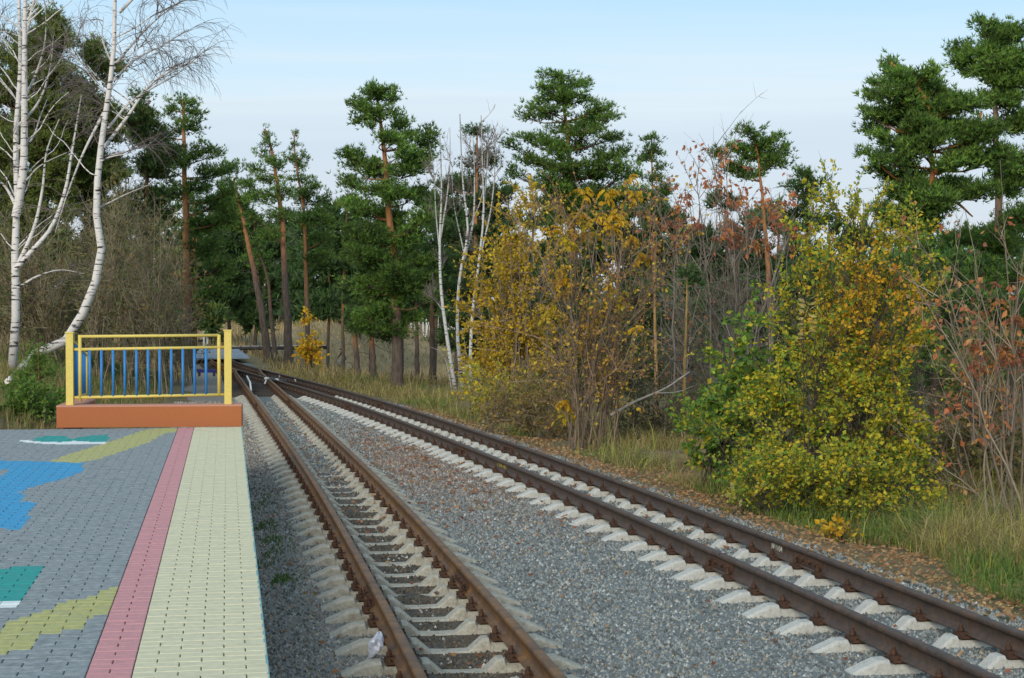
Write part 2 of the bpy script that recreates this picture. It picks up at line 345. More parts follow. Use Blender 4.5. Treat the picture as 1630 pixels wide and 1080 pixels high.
for r in range(0, int(17.2 / PT)):
    v0 = r * PT
    us = [0, .21, .42, .63, .84] if r % 2 == 0 else [0, .105, .315, .525, .63, .735, .84]
    u = .84
    if r % 2: u = .945; us.append(u)
    umax = min(PW, .84 + 1.1 + .30 * (24.6 - v0))
    while u < umax: u += .21; us.append(u)
    for a, b in zip(us[:-1], us[1:]):
        c = pl2w((a + b) / 2, v0 + PT / 2, 0); px, py = topx(c)
        def kind(px, py):
            k = 'grey'
            for kk in ('blue', 'teal', 'white', 'olive'):
                if any(inpoly(px, py, q) for q in POL[kk]): k = kk; break
            return 'grey' if k == 'blue' and inpoly(px, py, NOTCH) else k
        if b <= .631: k = 'yellow'
        elif b <= .841: k = 'red'
        else:
            ks = tuple(kind(*topx(pl2w(a + (b - a) * (j + .5) / 4, v0 + PT / 2, 0))) for j in range(4)); k = ks
            if isinstance(k, tuple) and len(set(k)) == 1: k = k[0]
        bricks.append((c, b - a, k, px, py))
def split_brick(L, ks, off=None):
    # one paver whose paint stops part of the way along it
    hx, hy = L / 2 - .0026, PT / 2 - .0022; t = .0035; prof = [(-hy, -.05), (-hy, -t), (-hy + t, 0), (hy - t, 0), (hy, -t), (hy, -.05)]
    xs_ = np.linspace(-hx, hx, 5); V = np.array([(x_, y_, z_) for x_ in xs_ for y_, z_ in prof]); i = np.arange(30).reshape(5, 6)
    return V, [(np.array([(i[j, q], i[j + 1, q], i[j + 1, q + 1], i[j, q + 1]) for q in range(5)] + ([tuple(i[0, [0, 1, 4, 5]][::-1]), tuple(i[0, [1, 2, 3, 4]][::-1])] if j == 0 else [tuple(i[4, [0, 1, 4, 5]]), tuple(i[4, [1, 2, 3, 4]])] if j == 3 else [])), keys.index(ks[j])) for j in range(4)]
keys = list(PAV)
def brick_v(L):
    hx, hy = L / 2 - .0026, PT / 2 - .0022; t = .0035
    lv = [(-.05, 0), (-t, 0), (0, t)]
    V = []
    for z, ins in lv:
        for sx, sy in ((-1, -1), (1, -1), (1, 1), (-1, 1)): V.append((sx * (hx - ins), sy * (hy - ins), z))
    f = [(8, 9, 10, 11)] + [(o + i, o + (i + 1) % 4, o + 4 + (i + 1) % 4, o + 4 + i) for o in (0, 4) for i in range(4)]
    return np.array(V), np.array(f)
BV = {round(L, 3): brick_v(L) for L in (.21, .105)}
bmesh_ = {}
def brick_mesh(L, k):
    key = (round(L, 3), k)
    if key not in bmesh_:
        m_ = MB()
        if isinstance(k, tuple):
            V, fs = split_brick(L, k); m_.add(V, []); 
            for f, mi in fs: m_.F.append(f); m_.M.append(mi)
            bmesh_[key] = m_.mesh('paver', [PAV[q] for q in keys])
        else: m_.add(*BV[key[0]]); bmesh_[key] = m_.mesh('paver', PAV[k])
    return bmesh_[key]
vis = [b for b in bricks if -30 < b[3] < 440 and b[4] < 1100]
vis.sort(key=lambda b: -b[4]); 
rotm = Matrix(RP.tolist()).to_4x4()
ids = set()
for b in vis[:300]:
    o = link('paver', brick_mesh(b[1], b[2]), plat, loc=(0, 0, 0)); ids.add(id(b))
    dz = random.uniform(-.0016, .001)
    o.matrix_local = Matrix.Translation((b[0][0] - e0[0], b[0][1] - e0[1], dz)) @ rotm @ Matrix.Rotation(random.uniform(-.004, .004), 4, 'X') @ Matrix.Rotation(random.uniform(-.006, .006), 4, 'Z')
allm = MB()
for b in bricks:
    if id(b) in ids: continue
    sp_k = isinstance(b[2], tuple)
    V, f = split_brick(b[1], b[2]) if sp_k else BV[round(b[1], 3)]
    V = V.copy(); V[:, 2] += V[:, 1] * random.uniform(-.006, .006) + random.uniform(-.0016, .001); V = V @ RP.T + b[0]
    if sp_k:
        n0 = allm.n; allm.add(V, [])
        for g, mi in f: allm.F.append(g + n0); allm.M.append(mi)
    else: allm.add(V, f, None, keys.index(b[2]))
tag(allm.build('paving', [PAV[k] for k in keys], plat), kind='stuff')

# ------------------------------------------------------------------ parapet and railing
q0 = on(384.5, 679, 0); q1 = on(90, 681, 0); ex = nrm(q1 - q0); ey = np.array([ex[1], -ex[0], 0]);
if ey[1] < 0: ey = -ey
LW = np.linalg.norm(q1 - q0); YB = q0[1]
def bw(s, d, z): return q0 + ex * s + ey * d + np.array([0, 0, z])
RB = np.stack([ex, ey, np.array([0, 0, 1.])], 1)
if np.linalg.det(RB) < 0: RB[:, 0] *= -1
BH = .293
par = thing('parapet', q0, 'low terracotta orange parapet wall closing the end of the platform', 'low wall')
mb = MB(); mb.box(bw(LW / 2, .15, BH / 2 - .012), (LW, .30, BH - .02), RB); mb.build('front_wall', M['orange_wall'], par)
mb = MB(); mb.box(bw(LW - .16, .30 + .6, BH / 2 - .2), (.30, 1.2, BH + .36), RB); mb.build('return_wall', M['orange_wall'], par)
mb = MB(); mb.box(bw(LW / 2, .15, BH - .011), (LW + .006, .306, .022), RB); mb.box(bw(LW - .16, .306 + .6, BH - .009), (.306, 1.2, .022), RB); mb.build('coping', M['orange_top'], par)
rail = thing('railing', bw(LW / 2, .15, BH), 'yellow platform end railing with eleven slim blue bars', 'railing')
def sx_(px): return LW * (384.5 - px) / 294.5
def zz_(py, Y=None): return H - (py - 472) * ((YB + .15)) / F
for px, top in ((362, 527), (109, 530)):
    mb = MB(); zt = zz_(top); mb.box(bw(sx_(px), .15, (BH + zt) / 2), (.095, .095, zt - BH), RB); mb.box(bw(sx_(px), .15, zt + .008), (.112, .112, .016), RB); mb.build('post', M['yellow_paint'], rail)
for px, pb in ((347.5, 629), (125, 638)):
    mb = MB(); tube(mb, [bw(sx_(px), .15, zz_(pb)), bw(sx_(px), .15, zz_(533))], .024, 8); mb.build('slim_post', M['yellow_paint'], rail, True)
for pa, pb, ya, yb in ((347.5, 125, 534, 535.5), (358, 114, 553, 556), (358, 114, 628.5, 632)):
    mb = MB(); tube(mb, [bw(sx_(pa), .15, zz_(ya)), bw(sx_(pb), .15, zz_(yb))], .02, 8); mb.build('handrail', M['yellow_paint'], rail, True)
for k in range(11):
    px = 140.5 + 18.61 * k; mb = MB(); tube(mb, [bw(sx_(px), .15, zz_(631.5 - .3 * k)), bw(sx_(px), .15, zz_(555.5 - .2 * k))], .0185, 8); mb.build('bar', M['blue_paint'], rail, True)
srl = thing('side_railing', bw(LW - .16, .9, BH), 'short blue barred side railing with sloping yellow handrail behind left post', 'railing')
mb = MB(); tube(mb, [bw(LW - .2, .2, 1.14), bw(LW - .2, 1.35, .93)], .02); mb.build('handrail', M['yellow_paint'], srl, True)
mb = MB(); tube(mb, [bw(LW - .2, .2, .38), bw(LW - .2, 1.35, .38)], .02); mb.build('handrail', M['yellow_paint'], srl, True)
mb = MB(); tube(mb, [bw(LW - .2, 1.37, BH), bw(LW - .2, 1.37, .96)], .024); mb.build('slim_post', M['yellow_paint'], srl, True)
for k in range(8):
    d = .28 + k * .135; mb = MB(); tube(mb, [bw(LW - .2, d, .38), bw(LW - .2, d, 1.14 - .183 * (d - .2))], .0185); mb.build('bar', M['blue_paint'], srl, True)

# ------------------------------------------------------------------ tracks
RAILP = [(-.057, -.152), (.057, -.152), (.057, -.142), (.018, -.126), (.0085, -.112), (.0085, -.055), (.02, -.042), (.034, -.036), (.034, -.010), (.026, -.0015), (.012, 0), (-.012, 0), (-.026, -.0015), (-.034, -.010), (-.034, -.036), (-.02, -.042), (-.0085, -.055), (-.0085, -.112), (-.018, -.126), (-.057, -.142)]
def frame(cf, Y):
    y = np.asarray(Y, float); dx = (cf(y + .05) - cf(y - .05)) / .1; t = nrm(np.stack([dx, np.ones_like(dx), np.full_like(dx, -.005)], -1)); nr = nrm(np.stack([t[..., 1], -t[..., 0], np.zeros_like(dx)], -1))
    return np.stack([cf(y), y, zr(y)], -1), t, nr
def railmesh(cf, off, y0, y1, dz=0., prof=RAILP, step=.45):
    n = max(2, int((y1 - y0) / step)); Y = np.linspace(y0, y1, n); c, t, nr = frame(cf, Y); c = c + nr * off; c[:, 2] += dz
    pr = np.array(prof); k = len(pr)
    V = c[:, None] + nr[:, None] * pr[None, :, 0:1] + np.array([0, 0, 1.]) * pr[None, :, 1:2]
    i = np.arange(n * k).reshape(n, k); a = i[:-1]; b = i[1:]
    q = np.stack([a, b, np.roll(b, -1, 1), np.roll(a, -1, 1)], -1).reshape(-1, 4)
    mb = MB(); mb.add(V.reshape(-1, 3), q); mb.add(V[0], np.arange(k)[None]); mb.add(V[-1], np.arange(k)[::-1][None]); return mb
def sleeper_mesh(m_):
    st = [(-.80, -.105), (-.79, -.062), (-.61, .014), (-.535, .016), (-.515, -.018), (-.285, -.018), (-.268, .014), (-.225, .012), (-.13, -.07), (0, -.074), (.13, -.07), (.225, .012), (.268, .014), (.285, -.018), (.515, -.018), (.535, .016), (.61, .014), (.79, -.062), (.80, -.105)]
    n = len(st); V = []
    for s, h in st:
        zb = -.20; wt, wb = .072, .105
        hm = h - .018
        V += [(s, -wb, zb), (s, -wt - .012, hm), (s, -wt + .012, h), (s, wt - .012, h), (s, wt + .012, hm), (s, wb, zb)]
    i = np.arange(n * 6).reshape(n, 6); q = []
    for a in range(n - 1):
        for b in range(5): q.append((i[a, b], i[a, b + 1], i[a + 1, b + 1], i[a + 1, b]))
    mb = MB(); mb.add(V, [np.array(q), i[:1, ::-1], i[-1:]]); return mb.mesh('sleeper', m_)
def fast_mesh():
    mb = MB(); mb.box((0, 0, -.009), (.215, .155, .018))
    for sg in (-1, 1):
        mb.box((sg * .062, 0, .012), (.062, .075, .020), [[1, 0, 0], [0, 1, 0], [0, 0, 1]]); mb.box((sg * .088, 0, .005), (.03, .13, .022))
        tube(mb, [(sg * .078, 0, .02), (sg * .078, 0, .075)], .013, 6); tube(mb, [(sg * .078, 0, .028), (sg * .078, 0, .052)], .023, 6)
        mb.box((sg * .103, .045, .012), (.012, .035, .012))
    return mb.mesh('rail_fastening', M['fastening'])
SLM = {'railway_track': sleeper_mesh(M['concrete']), 'near': sleeper_mesh(M['concrete_dirty'])}; FAM = fast_mesh()
def timber_mesh(L):
    mb = MB(); mb.box((0, 0, -.09), (L, .2, .14)); return mb.mesh('sleeper', M['old_wood'])
TIM = timber_mesh(1.7)
def basis(c, t, nr, dz, yaw=0):
    up = np.cross(nr, t); m = Matrix.Identity(4)
    for r in range(3): m[r][0], m[r][1], m[r][2], m[r][3] = nr[r], t[r], up[r], c[r] + (dz if r == 2 else 0)
    return m @ Matrix.Rotation(yaw, 4, 'Z')
SLEEPERS = []
def make_track(name, cf, label, rmat, y0, phase, yend, ends, joints, spacing):
    c0, _, _ = frame(cf, np.array(y0)); tr = thing(name, c0, label, 'railway track'); inv = Matrix.Translation(-tr.location)
    rails = {}
    for sd, (ya, yb, dz) in ends.items():
        rails[sd] = railmesh(cf, sd * .4, ya, yb, dz).build('rail', rmat, tr, True)
    for sd, Y in joints:
        c, t, nr = frame(cf, np.array(Y)); c = c + nr * sd * .4
        mb = MB()
        for q in (-1, 1):
            Rm = np.stack([nr, t, np.cross(nr, t)], 1)
            mb.box(c + nr * q * .019 + np.array([0, 0, -.083]), (.021, .62, .072), Rm); mb.box(c + nr * q * .030 + np.array([0, 0, -.118]), (.032, .62, .012), Rm)
            for b in (-.24, -.09, .09, .24):
                p = c + nr * q * .028 + t * b + np.array([0, 0, -.082]); tube(mb, [p, p + nr * q * .028], .02, 6)
        mb.box(c + np.array([0, 0, -.012]), (.0705, .006, .027), Rm)
        o = mb.build('fishplate', M['fastening'], rails[sd]); o.matrix_parent_inverse = Matrix.Identity(4); o.matrix_parent_inverse = inv.inverted() @ inv @ Matrix.Translation(-rails[sd].matrix_basis.translation)
        o.matrix_parent_inverse = Matrix.Identity(4)
    Y = phase; ys_ = []; SLEEPERS.append((cf, ys_))
    while Y < yend:
        c, t, nr = frame(cf, np.array(Y))
        jit = random.uniform(-.02, .02); tmb = Y > 46; ys_.append(Y)
        o = link('sleeper', TIM if tmb else SLM['near' if 'platform' in label else 'railway_track'], tr, loc=(0, 0, 0)); o.matrix_local = inv @ basis(c, t, nr, -.165 + random.uniform(-.006, .006), jit)
        for sd in (-1, 1):
            fo = link('rail_fastening', FAM, o, loc=(0, 0, 0)); fo.location = (sd * .4, 0, .012 if not tmb else .004)
        dj = min([abs(Y - j[1]) for j in joints] + [9])
        Y += (spacing * (.80 if dj < .9 else 1) + random.uniform(-.03, .03)) * float(t[1])
    return tr, rails
def rail_Y(cf, sd, px):
    Ys = np.linspace(6, 60, 2000); c, t, nr = frame(cf, Ys); p, _ = topx(c + nr * sd * .4); return float(Ys[np.argmin(np.abs(p - px))])
JL = [(-1, rail_Y(cl, -1, 594)), (1, rail_Y(cl, 1, 740)), (-1, rail_Y(cl, -1, 410)), (1, rail_Y(cl, 1, 462))]
JR = [(-1, rail_Y(cr, -1, 1150)), (1, rail_Y(cr, 1, 1290)), (-1, rail_Y(cr, -1, 735)), (1, rail_Y(cr, 1, 812)), (-1, rail_Y(cr, -1, 555)), (1, rail_Y(cr, 1, 605))]
trL, rL = make_track('railway_track', cl, 'narrow gauge track beside the platform, rails rusted orange, curving away to the switch', M['rail_orange'], 4., 8.1, 60., {-1: (3.5, 76.5, 0), 1: (3.5, 60.4, .002)}, JL, .715)
trR, rR = make_track('railway_track', cr, 'right hand narrow gauge track with dark brown rails next to the grassy verge', M['rail_dark'], 4., 8.3, 76., {-1: (3.5, 60.4, -.003), 1: (3.5, 76.5, -.001)}, JR, .70)
# lettering painted on the rail webs
def web_text(body, cf, sd, Y, size, col, rl, name, xs_=1.2):
    cu = bpy.data.curves.new(name, 'FONT'); cu.body = body; cu.size = size; cu.extrude = .0006; cu.align_x = 'CENTER'; cu.align_y = 'CENTER'
    o = bpy.data.objects.new(name, cu); COL.objects.link(o)
    me = bpy.data.meshes.new_from_object(o.evaluated_get(bpy.context.evaluated_depsgraph_get())); bpy.data.objects.remove(o); me.name = name
    me.materials.clear(); me.materials.append(mat(name + '_paint', col, rough=.7, var=.35, scale=40))
    c, t, nr = frame(cf, np.array(Y)); c = c + nr * (sd * .4 - .0102); c[2] -= .082
    ob = link(name, me, rl, loc=(0, 0, 0)); xa = -t; ya = np.array([0, 0, 1.]); za = np.cross(xa, ya); mm = Matrix.Identity(4)
    for r in range(3): mm[r][0], mm[r][1], mm[r][2], mm[r][3] = xa[r] * xs_, ya[r], za[r], c[r]
    ob.matrix_local = Matrix.Translation(-rl.parent.location) @ mm if False else mm
    return ob
for r_ in list(rL.values()) + list(rR.values()):
    pass
web_text('ПА·41', cr, -1, rail_Y(cr, -1, 800), .085, (.55, .42, .05), rR[-1], 'yellow_lettering', 2.8)
web_text('№1104', cr, 1, rail_Y(cr, 1, 1239), .08, (.62, .60, .5), rR[1], 'white_lettering')
# white painted pieces of the turnout
def on_r(px, py): return on(px, py, -.40, .005)
mb = MB(); tube(mb, resample([on_r(393, 600) + [0, 0, .02], on_r(396.5, 605) + [0, 0, -.02], on_r(398.5, 611), on_r(399.5, 615.5) + [0, 0, -.12]], 9), .028, 6); tag(mb.build('guard_rail', M['white_paint'], trL, True), 'white painted flared end')
mb = MB(); p = on_r(424, 603.5); tube(mb, [p + [-.05, 0, .01], p + [.06, .1, .01]], .04, 6); tube(mb, [p + [.01, -.1, -.03], p + [.01, -.4, -.12]], .025, 6); mb.build('guard_rail', M['white_paint'], trL, True)
mb = MB(); p = on_r(441, 604.5); tube(mb, [p + [-.08, .3, .0], p + [.05, -.1, .0]], .025, 6); mb.build('frog_tip', M['white_paint'], trR, True)
for px, cl_ in ((445.5, (.4, .4, .38)), (470.5, (.75, .74, .68))):
    Yq = rail_Y(cr, 1, px); c, t, nr = frame(cr, np.array(Yq)); c = c + nr * .386; mb = MB(); mb.box(c + [0, 0, -.075], (.012, .20, .13), np.stack([nr, t, np.cross(nr, t)], 1)); mb.build('painted_mark', mat('mark_paint', cl_, rough=.7), trR)
mb = MB(); c, t, nr = frame(cr, np.array(55.)); mb.box(c + nr * -.1 + [0, 0, -.13], (.62, 3.2, .03), np.stack([nr, t, np.cross(nr, t)], 1)); mb.build('switch_plate', M['pipe'], trR)
# loose stones
n = 130000
y = 8 * np.exp(RNG.uniform(0, 1, n) * math.log(44 / 8.)); 
lo = np.maximum(cl(y) - 2.3, (-.30) * y); hi = np.minimum(cr(y) + 1.25, .30 * y)
x = lo + (hi - lo) * RNG.uniform(0, 1, n)
keep = np.ones(n, bool)
for cf_, ys_ in SLEEPERS:
    ys_ = np.array(ys_); k_ = np.clip(np.searchsorted(ys_, y), 1, len(ys_) - 1); near_ = np.minimum(np.abs(y - ys_[k_ - 1]), np.abs(y - ys_[k_])); rr_ = x - cf_(y); dd_ = (cf_(y + .05) - cf_(y - .05)) / .1
    yy_ = y + dd_ * rr_; k_ = np.clip(np.searchsorted(ys_, yy_), 1, len(ys_) - 1); near_ = np.minimum(np.abs(yy_ - ys_[k_ - 1]), np.abs(yy_ - ys_[k_]))
    keep &= ~((near_ < .085) & (np.abs(rr_) < .80) & (y < 46))
x, y = x[keep], y[keep]; n = len(x)
inn = (np.abs(x - cl(y)) < .36) & (y < 24)
keep = ~(inn & (RNG.uniform(0, 1, n) < .3)); x, y, inn = x[keep], y[keep], inn[keep]; n = len(x)
s = RNG.uniform(.012, .026, n) * (.58 + y * .026)
ct = np.stack([x, y, zr(y) - BED + .02 - .012 * inn + s * .12 + .02 * (vnoise(x, y, .5, 8) - .5)], -1)
octv = np.array([(1, 0, -.35), (0, 1, -.35), (-1, 0, -.35), (0, -1, -.35), (0, 0, .75)], float)
octf = np.array([(0, 1, 4), (1, 2, 4), (2, 3, 4), (3, 0, 4)])
ag = RNG.uniform(0, 6.283, n); V = octv[None] * RNG.uniform(.65, 1.3, (n, 5, 1)); V[:, 4, :2] += RNG.uniform(-.55, .55, (n, 2)); V[:, :4, 2] += RNG.uniform(-.25, .25, (n, 4))
ca, sa = np.cos(ag)[:, None], np.sin(ag)[:, None]; V = np.stack([V[..., 0] * ca - V[..., 1] * sa, V[..., 0] * sa + V[..., 1] * ca, V[..., 2]], -1) * s[:, None, None] + ct[:, None]
cc = bcol(x, y) * RNG.uniform(.42, 1.75, (n, 1)) ; br = RNG.uniform(0, 1, n) < .05; bn = RNG.uniform(0, 1, n) < .12; cc[bn] *= np.array([1.35, 1.05, .8]); cc[br] = np.array([.40, .41, .39]) * RNG.uniform(.7, 1.2, (br.sum(), 1))
mb = MB(); mb.add(V.reshape(-1, 3), (octf[None] + np.arange(n)[:, None, None] * 5).reshape(-1, 3), np.repeat(cc, 5, 0))
tag(mb.build('ballast_stones', M['stone']), 'loose grey ballast stones between rails and beside platform', kind='stuff')

# crossing slab
mb = MB(); sl = [on_r(303, 571), on_r(397, 569.5), on_r(380, 556.5), on_r(318, 556.5)]
sl = np.array(sl); sl[:, 2] += .012; lo_ = sl.copy(); lo_[:, 2] -= .06
mb.add(np.concatenate([lo_, sl]), np.array([(4, 5, 6, 7), (0, 1, 5, 4), (1, 2, 6, 5), (2, 3, 7, 6), (3, 0, 4, 7)]))
tag(mb.build('road', M['asphalt']), 'pale grey paved crossing over the rails far behind the railing', kind='structure')
# dark blue beam by the track
bb = thing('switch_beam', on(329, 593, -.55), 'small dark blue beam lying left of the rails beyond the railing', 'beam')
mb = MB(); p = on(329, 592, -.5); mb.box(p + [0, 0, .02], (.56, .14, .09)); mb.build('beam_body', M['dark_blue'], bb)
mb = MB(); mb.box(p + [-.22, 0, -.08], (.06, .1, .12)); mb.box(p + [.22, 0, -.08], (.06, .1, .12)); mb.build('foot', M['pipe'], bb)
# crumpled plastic bag on the fastening
def bag():
    rng = np.random.default_rng(3); nu, nv = 14, 10; V = []
    for j in range(nv + 1):
        ph = math.pi * j / nv
        for i in range(nu):
            a = 2 * math.pi * i / nu; r = (1 + .16 * math.sin(3 * a + 2 * ph) + .12 * math.sin(5 * ph + a * 2) + rng.uniform(-.09, .09)); V.append((.045 * r * math.sin(ph) * math.cos(a), .05 * r * math.sin(ph) * math.sin(a), .085 * math.cos(ph) * (1 + .12 * math.sin(2 * a))))
    V = np.array(V); V[:, 0] += V[:, 2] * .25
    i = np.arange((nv + 1) * nu).reshape(nv + 1, nu); a = i[:-1]; b = i[1:]
    q = np.stack([a, b, np.roll(b, -1, 1), np.roll(a, -1, 1)], -1).reshape(-1, 4); mb = MB(); mb.add(V, q); return mb
bp = on_r(598, 1033); bp = on(598, 1046, float(zr(11)) - .15); o = bag().build('plastic_bag', mat('pale_plastic', (.55, .58, .66), rough=.25, var=.25, scale=30, trans=.3, spec=.6)); o.location = (bp[0], bp[1], bp[2] + .075); tag(o, 'crumpled pale plastic bag lying against the orange rail', 'plastic bag')

# ------------------------------------------------------------------ pipeline, barrier, people
def seg(mb, pts, r, n=8): tube(mb, pts, r, n)
p0 = at(262, 556, 92); p1 = at(520, 553, 92)
pp = thing('pipeline', (p0 + p1) / 2, 'long dark horizontal pipe on low supports behind the leaning trunks', 'pipe')
mb = MB(); tube(mb, [p0, p1], .11, 10); mb.build('pipe', M['pipe'], pp, True)
mb = MB()
for k in range(17):
    a = p0 + (p1 - p0) * (k / 17 + .004); b = p0 + (p1 - p0) * ((k + 1) / 17 - .004); mb.box((a + b) / 2 + [0, 0, .10], (abs(b[0] - a[0]), .2, .035))
mb.build('top_highlight', M['pipe_top'], pp)  # pale strip puts the highlight on the pipe's upper side into colour
for k in range(7):
    a = p0 + (p1 - p0) * (.06 + k * .145); gz = float(terr(a[0], a[1])); mb = MB(); mb.box((a[0], a[1], (a[2] - .11 + gz - .2) / 2), (.16, .2, a[2] - .11 - gz + .2)); mb.build('support', M['pipe'], pp)
p = at(326, 541, 98)
ba = thing('barrier', p, 'white posts with dark boards beside the person at the crossing', 'barrier')
for px in (324.5, 330):
    q = at(px, 523.5, 98); gz = float(terr(q[0], q[1])); mb = MB(); mb.box((q[0], q[1], (q[2] + gz) / 2), (.09, .09, q[2] - gz)); mb.build('post', M['white_paint'], ba)
for pa, pb in ((315.5, 324), (349, 356)):
    a = at(pa, 543, 98); b = at(pb, 543, 98); mb = MB(); mb.box((a + b) / 2, (b[0] - a[0], .05, .14)); mb.build('board', M['pipe'], ba)
FIG = []
def figure(name, nodes, edges, material, parent, sub=2):
    names = list(nodes); me = bpy.data.meshes.new(name)
    me.from_pydata([nodes[k][0] for k in names], [(names.index(a), names.index(b)) for a, b in edges], []); me.update()
    o = link(name, me, parent, loc=(0, 0, 0)); md = o.modifiers.new('skin', 'SKIN'); sd = o.modifiers.new('sub', 'SUBSURF'); sd.levels = sub; sd.render_levels = sub
    for i, k in enumerate(names):
        r = nodes[k][1]; me.skin_vertices[0].data[i].radius = r if isinstance(r, tuple) else (r, r)
    me.skin_vertices[0].data[0].use_root = True
    FIG.append((o, material)); return o
def head(parent, c, r, fwd, hairmat):
    fwd = nrm(np.array(fwd, float)); up = np.array([0, 0, 1.]); sd = np.cross(fwd, up)
    mb = MB(); V = []; nu, nv = 12, 8
    def ball(cc, rx, ry, rz, mbx, zmin=-1):
        V = []
        for j in range(nv + 1):
            ph = math.pi * j / nv
            for i in range(nu):
                a = 2 * math.pi * i / nu; V.append(cc + sd * rx * math.sin(ph) * math.cos(a) + fwd * ry * math.sin(ph) * math.sin(a) + up * rz * max(math.cos(ph), zmin))
        i = np.arange((nv + 1) * nu).reshape(nv + 1, nu); a = i[:-1]; b = i[1:]
        mbx.add(np.array(V), np.stack([a, b, np.roll(b, -1, 1), np.roll(a, -1, 1)], -1).reshape(-1, 4))
    c = np.array(c, float); ball(c, r * .78, r * .9, r * 1.12, mb)
    ball(c + fwd * r * .95 - up * r * .1, r * .12, r * .18, r * .18, mb)
    for q in (-1, 1): ball(c + sd * q * r * .8, r * .1, r * .18, r * .26, mb)
    hd = mb.build('head', M['skin'], parent, True); hd.matrix_parent_inverse = Matrix.Identity(4)
    mb = MB(); ball(c + up * r * .22 - fwd * r * .12, r * .86, r * .96, r * 1.0, mb, -.35); hr = mb.build('hair', hairmat, hd, True); hr.matrix_parent_inverse = Matrix.Identity(4)
    mb = MB()
    for q in (-1, 1): ball(c + fwd * r * .84 + sd * q * r * .32 + up * r * .05, r * .1, r * .08, r * .07, mb)
    ball(c + fwd * r * .82 - up * r * .5, r * .28, r * .06, r * .05, mb)
    e = mb.build('face_features', M['hair'], hd, True); e.matrix_parent_inverse = Matrix.Identity(4)
def hand(parent, p, d, s=1.0):
    mb = MB(); p = np.array(p, float); d = nrm(np.array(d, float)); sd = nrm(np.cross(d, [0.1, .2, 1])); up = np.cross(sd, d)
    Rm = np.stack([d, sd, up], 1); mb.box(p + d * .045 * s, (.09 * s, .08 * s, .028 * s), Rm)
    for k, L in enumerate((.07, .082, .076, .058)):
        a = p + d * .088 * s + sd * (k - 1.5) * .021 * s; tube(mb, [a, a + d * L * .5 * s - up * .006 * s, a + d * L * .85 * s - up * .03 * s], .0095 * s, 5)
    a = p + d * .03 * s - sd * .04 * s; tube(mb, [a, a + d * .03 * s - sd * .03 * s, a + d * .06 * s - sd * .036 * s], .011 * s, 5)
    h = mb.build('hand', M['skin'], parent, True); h.matrix_parent_inverse = Matrix.Identity(4)
# standing person, arms folded up to the face
sp_ = at(339.5, 550, 100); sp_[2] = float(terr(sp_[0], sp_[1]))
ps = thing('person', sp_, 'person in black clothes standing by the crossing with raised forearms', 'person')
hs = (H - (505 - 472) * 100 / F - sp_[2]) / 1.75
body = {'pelvis': ((0, 0, .95), (.15, .11)), 'waist': ((0, 0, 1.1), (.135, .1)), 'chest': ((0, .0, 1.3), (.165, .115)), 'neck0': ((0, 0, 1.45), (.075, .07)), 'neck': ((0, 0, 1.53), .052),
        'shl': ((-.17, 0, 1.42), .062), 'ell': ((-.21, -.06, 1.14), .046), 'wrl': ((-.02, -.24, 1.2), .034), 'shr': ((.17, 0, 1.42), .062), 'elr': ((.24, -.05, 1.14), .046), 'wrr': ((.2, -.24, 1.36), .034),
        'hpl': ((-.09, 0, .88), .09), 'knl': ((-.1, -.01, .5), .062), 'anl': ((-.11, .02, .09), .046), 'tol': ((-.12, -.15, .04), .042), 'hpr': ((.09, 0, .88), .09), 'knr': ((.1, -.01, .5), .062), 'anr': ((.11, .02, .09), .046), 'tor': ((.13, -.15, .04), .042)}
ed = [('pelvis', 'waist'), ('waist', 'chest'), ('chest', 'neck0'), ('neck0', 'neck'), ('neck0', 'shl'), ('shl', 'ell'), ('ell', 'wrl'), ('neck0', 'shr'), ('shr', 'elr'), ('elr', 'wrr'), ('pelvis', 'hpl'), ('hpl', 'knl'), ('knl', 'anl'), ('anl', 'tol'), ('pelvis', 'hpr'), ('hpr', 'knr'), ('knr', 'anr'), ('anr', 'tor')]
figure('body', body, ed, M['cloth_black'], ps); head(ps, (0, -.03, 1.65), .105, (.5, -.8, -.1), M['hair'])
hand(ps, (-.02, -.24, 1.2), (.9, -.3, .2)); hand(ps, (.2, -.24, 1.36), (-.1, -.3, 1))
ps.scale = (hs, hs, hs); ps.rotation_euler = (0, 0, .5)
# cyclist and bicycle, riding left
cp = at(545, 588, 148); cp[2] = float(terr(cp[0], cp[1]))
by = thing('bicycle', cp, 'dark bicycle ridden through the dry grass between the trunks', 'bicycle')
def wheel(x):
    mb = MB(); a = np.linspace(0, 2 * np.pi, 25); pts = np.stack([x + .32 * np.cos(a), np.zeros(25), .33 + .32 * np.sin(a)], -1); strands(mb, pts[None], np.full((1, 25), .022), 6)
    o = mb.build('wheel', M['rubber'], by, True); o.matrix_parent_inverse = Matrix.Identity(4)
    mb = MB()
    for k in range(10): b = k * math.pi / 5; tube(mb, [(x, 0, .33), (x + .31 * math.cos(b), 0, .33 + .31 * math.sin(b))], .004, 4)
    tube(mb, [(x, -.05, .33), (x, .05, .33)], .025, 8)
    s_ = mb.build('spokes', M['pipe_top'], o); s_.matrix_parent_inverse = Matrix.Identity(4)
wheel(-.52); wheel(.52)
def bpart(name, segs, r, m):
    mb = MB()
    for s_ in segs: tube(mb, s_, r, 6)
    o = mb.build(name, m, by, True); o.matrix_parent_inverse = Matrix.Identity(4)
bpart('frame', [[(.52, 0, .33), (.05, 0, .3)], [(.05, 0, .3), (.2, 0, .82)], [(.2, 0, .78), (-.34, 0, .82)], [(.05, 0, .3), (-.36, 0, .72)], [(.52, 0, .33), (.18, 0, .75)], [(-.33, 0, .9), (-.52, 0, .33)]], .018, M['pipe_top'])
bpart('handlebar', [[(-.33, 0, .9), (-.36, 0, 1.0)], [(-.4, -.28, 1.0), (-.4, .28, 1.0)]], .014, M['pipe'])
